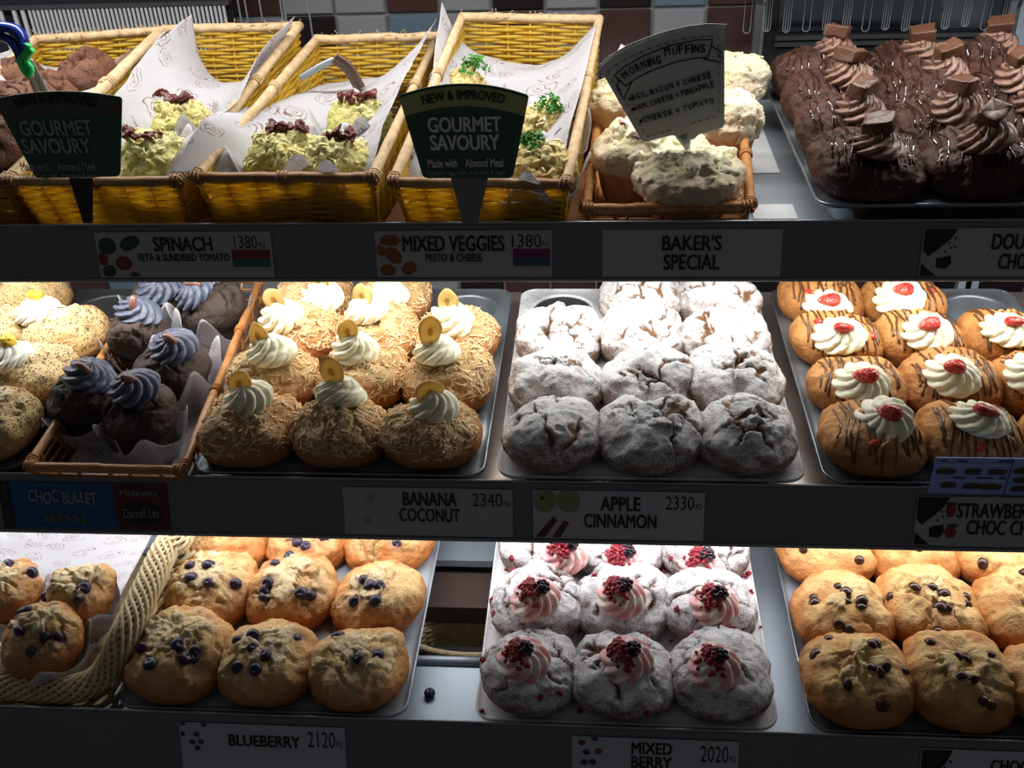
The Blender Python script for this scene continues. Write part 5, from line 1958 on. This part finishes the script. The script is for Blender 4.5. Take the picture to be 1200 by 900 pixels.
def gourmet(TL, TR, BR, BL, peak, Y, label, band, stake_px, dim=False):
    b0 = aty((BL[0] + BR[0]) / 2, BL[1], Y)
    o = thing('basket_sign', label, 'sign', tuple(b0), 0, 'green fan-shaped signs on the baskets')
    out = round_poly(fan(0, TL, TR, BR, BL, peak), 6)
    flat_poly(o, 'board', pxl(out, Y, b0), 0, SGREEN, .0012)
    # paler band along the arch
    n = 16
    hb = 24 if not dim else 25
    top = [(TL[0] + 1.2 + (TR[0] - TL[0] - 2.4) * k / n, TL[1] + 3 + (TR[1] - TL[1]) * k / n - peak * 4 * (k / n) * (1 - k / n)) for k in range(n + 1)]
    sl, sr = (BL[0] - TL[0]) / (BL[1] - TL[1]), (BR[0] - TR[0]) / (BR[1] - TR[1])
    low = [(TL[0] + sl * hb + 1.2 + (TR[0] + sr * hb - TL[0] - sl * hb - 2.4) * k / n, TL[1] + hb + (TR[1] - TL[1]) * k / n - peak * 3.4 * (k / n) * (1 - k / n)) for k in range(n + 1)]
    for k in range(n):
        flat_poly(o, 'arch_band', pxl([top[k], top[k + 1], low[k + 1], low[k]], Y, b0), .0004, band, .0003)
    W = aty(TR[0], TR[1], Y)[0] - aty(TL[0], TL[1], Y)[0]

    def T(s, x0, x1, yb, yt, mat, bold, warp=None):
        a, b_, c = aty(x0, yb, Y), aty(x1, yb, Y), aty(x0, yt, Y)
        put_text(o, 'lettering', s, a[0] - b0[0], a[2] - b0[2], b_[0] - a[0], c[2] - a[2], .0008, mat, bold, 0, warp)
    kx = (TR[0] - TL[0]) / 153.0
    X = lambda u: TL[0] + (u - 467) * kx
    dy = TL[1] - 112
    arch = lambda u, v_: (u + (v_ - .5) * (u - .5) * .06, v_ + (.55 * 4 * u * (1 - u)) - .0)
    T('NEW & IMPROVED', X(495), X(592), 123 + dy, 112 + dy, INK, .028, arch)
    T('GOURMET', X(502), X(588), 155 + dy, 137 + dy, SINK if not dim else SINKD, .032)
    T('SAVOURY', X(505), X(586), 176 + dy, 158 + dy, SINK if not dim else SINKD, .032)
    T('Made with    Almond Meal', X(502), X(590), 196 + dy, 186 + dy, SINK if not dim else SINKD, .02)
    T('Contains egg, milk, tree nuts & lupin', X(500), X(593), 206 + dy, 199 + dy, SINKD, .01)
    flat_poly(o, 'stake', pxl(stake_px, Y, b0), -.0014, BLACKP if dim else plain('clear_grey_plastic', (.16, .17, .17), .2), .0012)
    return o


gourmet((467, 112), (620, 112), (601, 209), (496, 209), 14, 1.072, 'bright-lettered green sign in the fourth basket, olive band reading new and improved', SOLIVE, [(528, 209), (572, 209), (560, 262), (542, 262)])
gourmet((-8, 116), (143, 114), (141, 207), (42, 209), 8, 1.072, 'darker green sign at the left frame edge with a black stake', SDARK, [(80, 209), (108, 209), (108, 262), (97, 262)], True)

# hand-lettered grey board
YS = 1.150
b0 = aty(797, 160, YS)
o = thing('handwritten_sign', 'tilted grey hand-lettered sign listing morning muffins', 'sign', tuple(b0))
ol = [(702, 79), (716, 68), (735, 57), (756, 48), (780, 40), (805, 34), (828, 31), (849, 31), (849, 149), (818, 158), (814, 163), (797, 165), (790, 158), (753, 167)]
flat_poly(o, 'board', pxl(round_poly(ol, 5), YS, b0), 0, plain('grey_board', (.68, .67, .65), .6), .0014)
edge = [(699, 79), (714, 66), (734, 54), (756, 45), (780, 37), (805, 31), (830, 28), (852, 29), (851, 34), (828, 34), (805, 38), (780, 44), (756, 52), (735, 61), (716, 72), (704, 84)]
for k in range(7):
    flat_poly(o, 'paper_edge', pxl([edge[k], edge[k + 1], edge[14 - k], edge[15 - k]], YS, b0), -.0020, plain('torn_white_paper', (.7, .7, .7), .7), .0005)


def stroke(P, wpx=1.5, name='pen_line'):
    P = np.array(pxl(P, YS, b0))
    V = np.stack([P[:, 0], np.full(len(P), -.0006), P[:, 1]], -1)
    link(name, tmesh(name, V, wpx / 1120 * .5, INK, 6), o)


stroke([(720, 88), (732, 78), (755, 65), (785, 53), (815, 47), (835, 46)])
stroke([(733, 101), (745, 92), (765, 82), (790, 73), (815, 68), (830, 67)])
stroke([(720, 88), (733, 101)])
stroke([(835, 46), (830, 67)])
stroke([(725, 93), (723, 103), (728, 112), (731, 116), (740, 96)])
stroke([(723, 103), (728, 106)])
stroke([(834, 54), (846, 62)])
stroke([(824, 69), (846, 73)])
stroke([(841, 64), (848, 69)])


def dashes(P, n):
    P = np.array(P, float)
    L = np.concatenate([[0], np.cumsum(np.linalg.norm(np.diff(P, axis=0), axis=1))])
    for k in range(n):
        a, b_ = L[-1] * k / n, L[-1] * (k + .62) / n
        q = [(np.interp(s, L, P[:, 0]), np.interp(s, L, P[:, 1])) for s in (a, (a + b_) / 2, b_)]
        stroke(q, .7, 'dashed_line')


dashes([(712, 84), (730, 71), (760, 57), (795, 46), (825, 42), (842, 42), (842, 136)], 22)
dashes([(712, 84), (758, 160), (790, 152)], 14)
dashes([(810, 145), (842, 135)], 4)


def hand(s, x0, y0, x1, y1, ht, bold=.02, curve=0.0, jit=.10, seed=0):
    """letters set one by one along a line or arc, each a little off"""
    rg = random.Random(seed)
    wts = [.45 if ch in ' I.,' else (1.25 if ch in 'MW' else 1.0) for ch in s]
    tot = sum(wts)
    L_ = math.hypot(x1 - x0, y1 - y0)
    acc = 0
    for ch, wt in zip(s, wts):
        t_ = acc / tot
        tm = (acc + wt / 2) / tot
        acc += wt
        if ch == ' ':
            continue
        px = x0 + (x1 - x0) * t_
        py = y0 + (y1 - y0) * t_ - curve * 4 * tm * (1 - tm)
        sl = math.atan2(-(y1 - y0) + curve * 4 * (1 - 2 * tm), x1 - x0)
        a = aty(px, py, YS)
        wd = L_ * wt / tot * .80 / 1120 * 1.02
        hh = ht * rg.uniform(.9, 1.1) / 1120
        if ch == '.':
            flat_poly(o, 'bullet_point', pxl(blob(px + 2, py - 3, 2, 2, 0, 10), YS, b0), .0009, INK)
            continue
        if ch == ',':
            hh *= .35
        put_text(o, 'lettering', ch, a[0] - b0[0], a[2] - b0[2] + (-.3 * hh if ch == ',' else 0), wd, hh, .0008, INK, bold, sl + rg.uniform(-jit, jit) * .6)


hand('MORNING', 732, 94, 776, 73, 10, .03, 3, seed=1)
hand('MUFFINS', 779, 66, 828, 61, 10.5, .03, 1, seed=2)
hand('. EGG, BACON + CHEESE', 736, 119, 835, 90, 7.5, .03, 0, seed=3)
hand('. HAM, CHEESE + PINEAPPLE', 740, 131, 838, 101, 7.5, .03, 0, seed=4)
hand('. CHEESE + TOMATO', 749, 145, 838, 120, 7.5, .02, 0, seed=5)
P = np.array([aty(x, y, YS) - b0 for x, y in ((800, 158), (804, 168), (806, 176))])
link('stake', tmesh('stake', P + np.array([0, .002, 0]), [.009, .006, .003], plain('clear_plastic_stake', (.55, .58, .56), .15), 10, .3), o)

# ------------------------------------------------------------------ chocolate bullet muffins in their rattan tray
zr = -.730
r_rim = (atz(33, 546, zr), atz(214, 551, zr), atz(307, 336, zr), atz(183, 334, zr))
r_rim = tuple(np.array((p[0], p[1], zr + CZ + (0, 0, .012, .012)[k])) for k, p in enumerate(r_rim))
frame_basket('long shallow cane basket of dark frosted muffins on the middle shelf', r_rim, SH['M']['z'] + CZ, .0058, CANEB, inset=.04, bars=(6, 14))
GC = 'dark frosted muffins in the cane basket'
BL_ = [((98, 468), (105, 445), 20, -25, 'dark blue-frosted muffin at front left of the cane basket'), ((166, 488), (160, 462), 35, 40, 'dark blue-frosted muffin at front right of the cane basket'),
       ((207, 432), (205, 412), 15, -30, 'dark muffin with grey-blue frosting against a white paper corner, third from front'), ((166, 396), (163, 372), -60, 80, 'dark muffin with an upright brown bullet, left in the cane basket'),
       ((248, 368), (231, 346), 10, 0, 'dark muffin with grey-blue frosting at the back right of the cane basket'), ((192, 352), (186, 338), 0, 0, 'dark muffin at the back left of the cane basket')]
for k, (q, c_, tip, yaw, lab_) in enumerate(BL_):
    p = atz(*q, -.722)
    R = .047 if k < 3 else .045
    o, bvh = muffin('bullet', p[0], p[1], -.738, 620 + k, lab_, GC, None, R=R)
    h = atz(*c_, -.690)
    lx, ly = max(-.02, min(.02, h[0] - p[0])), max(-.02, min(.02, h[1] - p[1]))
    hh, n = down(bvh, lx, ly)
    link('frosting_swirl', swirl(620 + k, .0330, .024, 9, 1.7, BLUEC, .26), o, hh - Vector((0, 0, .003)), rot_to((n + Vector((0, -.5, 1.8))).normalized(), k))
    P = [(-.012, 0, 0), (-.010, 0, .0005), (0, 0, .0022), (.010, 0, .0006), (.012, 0, 0)]
    link('chocolate_bullet', tmesh('chocolate_bullet', P, [.0028, .0046, .0052, .0046, .0028], BULLET, 12), o, hh + Vector((.002, -.010, .019)), (0, rad(tip), rad(yaw)))
    wrapped(o, 620 + k, R, -.046, .040, .088 if k >= 2 else .064, 1.2 if k >= 2 else 1.12, (.9, .4, .75, .8, .2, .5)[k])
paper('liner_sheet', 'white paper sheet lining the cane basket of dark muffins', np.array([
    [(r_rim[0][0] + .012 + (r_rim[1][0] - r_rim[0][0] - .024) * u, .935 + .44 * v, SH['M']['z'] + CZ + .008 + (.012 if u in (0, 1) else 0)) for u in (0, .33, .66, 1)] for v in (0, .33, .66, 1)]), 31, crumple=.003)

# ------------------------------------------------------------------ braided seagrass basket at the lower left
zw = SH['B']['z'] + CZ
t = thing('seagrass_basket', 'pale braided wicker basket with thick rim at lower left', 'basket', (-.75, .95, zw))
b0 = np.array(t.location)
zr = -.935 + CZ
ctrl = [atz(212, 628, -.915), atz(196, 640, -.915), atz(172, 690, -.920), atz(148, 740, -.930), aty(122, 788, .815), aty(92, 806, .800), aty(50, 806, .797), aty(0, 802, .797), aty(-60, 797, .797), aty(-130, 792, .797)]
ctrl.insert(0, ctrl[0] + np.array([-.002, .16, .0]))
path = catmull((np.array(ctrl))[:, None, :].repeat(2, 1), 260, 2)[:, 0] - b0
T_ = np.gradient(path, axis=0)
T_ /= np.linalg.norm(T_, axis=1)[:, None]
sd_ = np.cross(T_, np.array([0, 0, 1.0]))
sd_ /= np.linalg.norm(sd_, axis=1)[:, None]
up_ = np.cross(sd_, T_)
arc = np.concatenate([[0], np.cumsum(np.linalg.norm(np.diff(path, axis=0), axis=1))])
b = MB()
for k in range(22):
    ph = 2 * PI * k / 22
    d_ = 1 if k % 2 == 0 else -1
    a = ph + d_ * arc * 2 * PI / .145
    rw, rh = (.0175, .0135) if d_ > 0 else (.0150, .0115)
    P = path + sd_ * (np.cos(a) * rw)[:, None] + up_ * (np.sin(a) * rh)[:, None]
    b.add(*tube(P, .0026, 6))
link('braided_rim', b.mesh('braided_rim', [RAFFIA]), t)
b = MB()
for k in range(8):
    P = path.copy()
    P[:, 2] = P[:, 2] - .014 - .0065 * k
    cen = np.array([0, .1, 0])
    P[:, :2] = P[:, :2] + sd_[:, :2] * (.004 * np.cos(arc * 2 * PI / .05 + PI * k) - .002 * k)[:, None] * (1 if sd_[0, 0] < 0 else -1)
    P[:, 2] = np.maximum(P[:, 2], .004)
    P[:, 1] = np.maximum(P[:, 1], .790 - b0[1])
    b.add(*tube(P, .0034, 6))
link('woven_side', b.mesh('woven_side', [RAFFIA]), t, kind='stuff')
link('woven_floor', MB().box((-.20, -.14, .001), (.13, .14, .004)).mesh('woven_floor', [RAFFIA], False), t)

paper('liner_sheet', 'large printed white paper lining the seagrass basket', np.array([
    [aty(-90, 800, .825) + (0, 0, .0), aty(-30, 800, .825), aty(30, 806, .825), aty(88, 800, .825)],
    [aty(-80, 760, .90) + (0, 0, -.02), aty(-20, 765, .90) + (0, 0, -.02), aty(60, 770, .90) + (0, 0, -.02), aty(120, 745, .90)],
    [aty(-70, 700, .985), aty(-10, 705, .985), aty(70, 705, .985), aty(150, 680, .985)],
    [aty(-60, 655, 1.040), aty(0, 655, 1.040), aty(80, 655, 1.040), aty(172, 640, 1.040)],
    [aty(-60, 605, 1.085), aty(0, 605, 1.085), aty(90, 605, 1.085), aty(190, 600, 1.085)]]), 41, crumple=.002, uvs=1.9)
for k, (px, py, zc, R, lab_, ph) in enumerate(((4, 697, -.945, .045, 'paper wrapped blueberry muffin cut by the left frame edge', .2), (86, 702, -.945, .047, 'paper wrapped blueberry muffin nearest the braided rim', .9), (48, 752, -.945, .050, 'paper wrapped blueberry muffin in front in the seagrass basket', .5))):
    p = atz(px, py, zc)
    o, bvh = muffin('blue', p[0], p[1], zc - .022, 700 + k, lab_, 'wrapped blueberry muffins', R=R)
    wrapped(o, 700 + k, R, -.034, .040, .066, 1.14, ph)

# low seagrass basket glimpsed through the slot of the lowest shelf
q = atz(548, 764, -1.095)
t = thing('seagrass_basket', 'top of a braided basket seen through the slot between the tins', 'basket', (q[0], q[1], SH['B']['z'] - .140 + CZ))
top_ = q[2] - t.location[2]
th = np.linspace(0, 2 * PI, 61)
b = MB()
for k in range(10):
    rr_ = .060 + .0035 * np.cos(k * 2 * PI / 10 + th * 6)
    zz_ = top_ + .004 * np.sin(k * 2 * PI / 10 + th * 6)
    b.add(*tube(np.stack([rr_ * 1.5 * np.cos(th), .030 + rr_ * .62 * np.sin(th), zz_], -1), .0024, 6, caps=False))
link('braided_rim', b.mesh('braided_rim', [RAFFIA]), t)
b = MB()
for k in range(14):
    rr_ = .055 + .002 * np.cos(th * 14 + PI * k)
    b.add(*tube(np.stack([rr_ * 1.5 * np.cos(th), .030 + rr_ * .62 * np.sin(th), th * 0 + .004 + (top_ - .012) * k / 13], -1), .0030, 5, caps=False))
link('woven_side', b.mesh('woven_side', [RAFFIA]), t, kind='stuff')

# bright reflections of the steel top shelf, built as pale flat plates
zs = SH['T']['z']
for ya, yb, c_, nm, lab_ in ((204, 146, (.72, .76, .78), 'steel_reflection', 'bright shelf reflection built as a pale plate, left of the chocolate muffin tin'), (258, 241, (.74, .78, .80), 'steel_reflection', 'narrow reflection built as a pale strip at the shelf front beside the cane basket')):
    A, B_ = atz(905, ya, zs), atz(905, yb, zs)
    o = link(nm, MB().box((-.030, 0, 0), (.022, B_[1] - A[1], .0015)).mesh(nm, [plain('painted_reflection', c_, .25)], False), None, (.218, A[1], A[2] + .0004))
    tag(o, lab_, 'reflection')

# ------------------------------------------------------------------ crumbs and a stray berry
p = atz(504, 815, SH['B']['z'])
o = link('blueberry', BLUEBERRY, None, (p[0], p[1], p[2] + .005))
tag(o, 'stray dark berry on the steel beside the blueberry tin', 'berry')
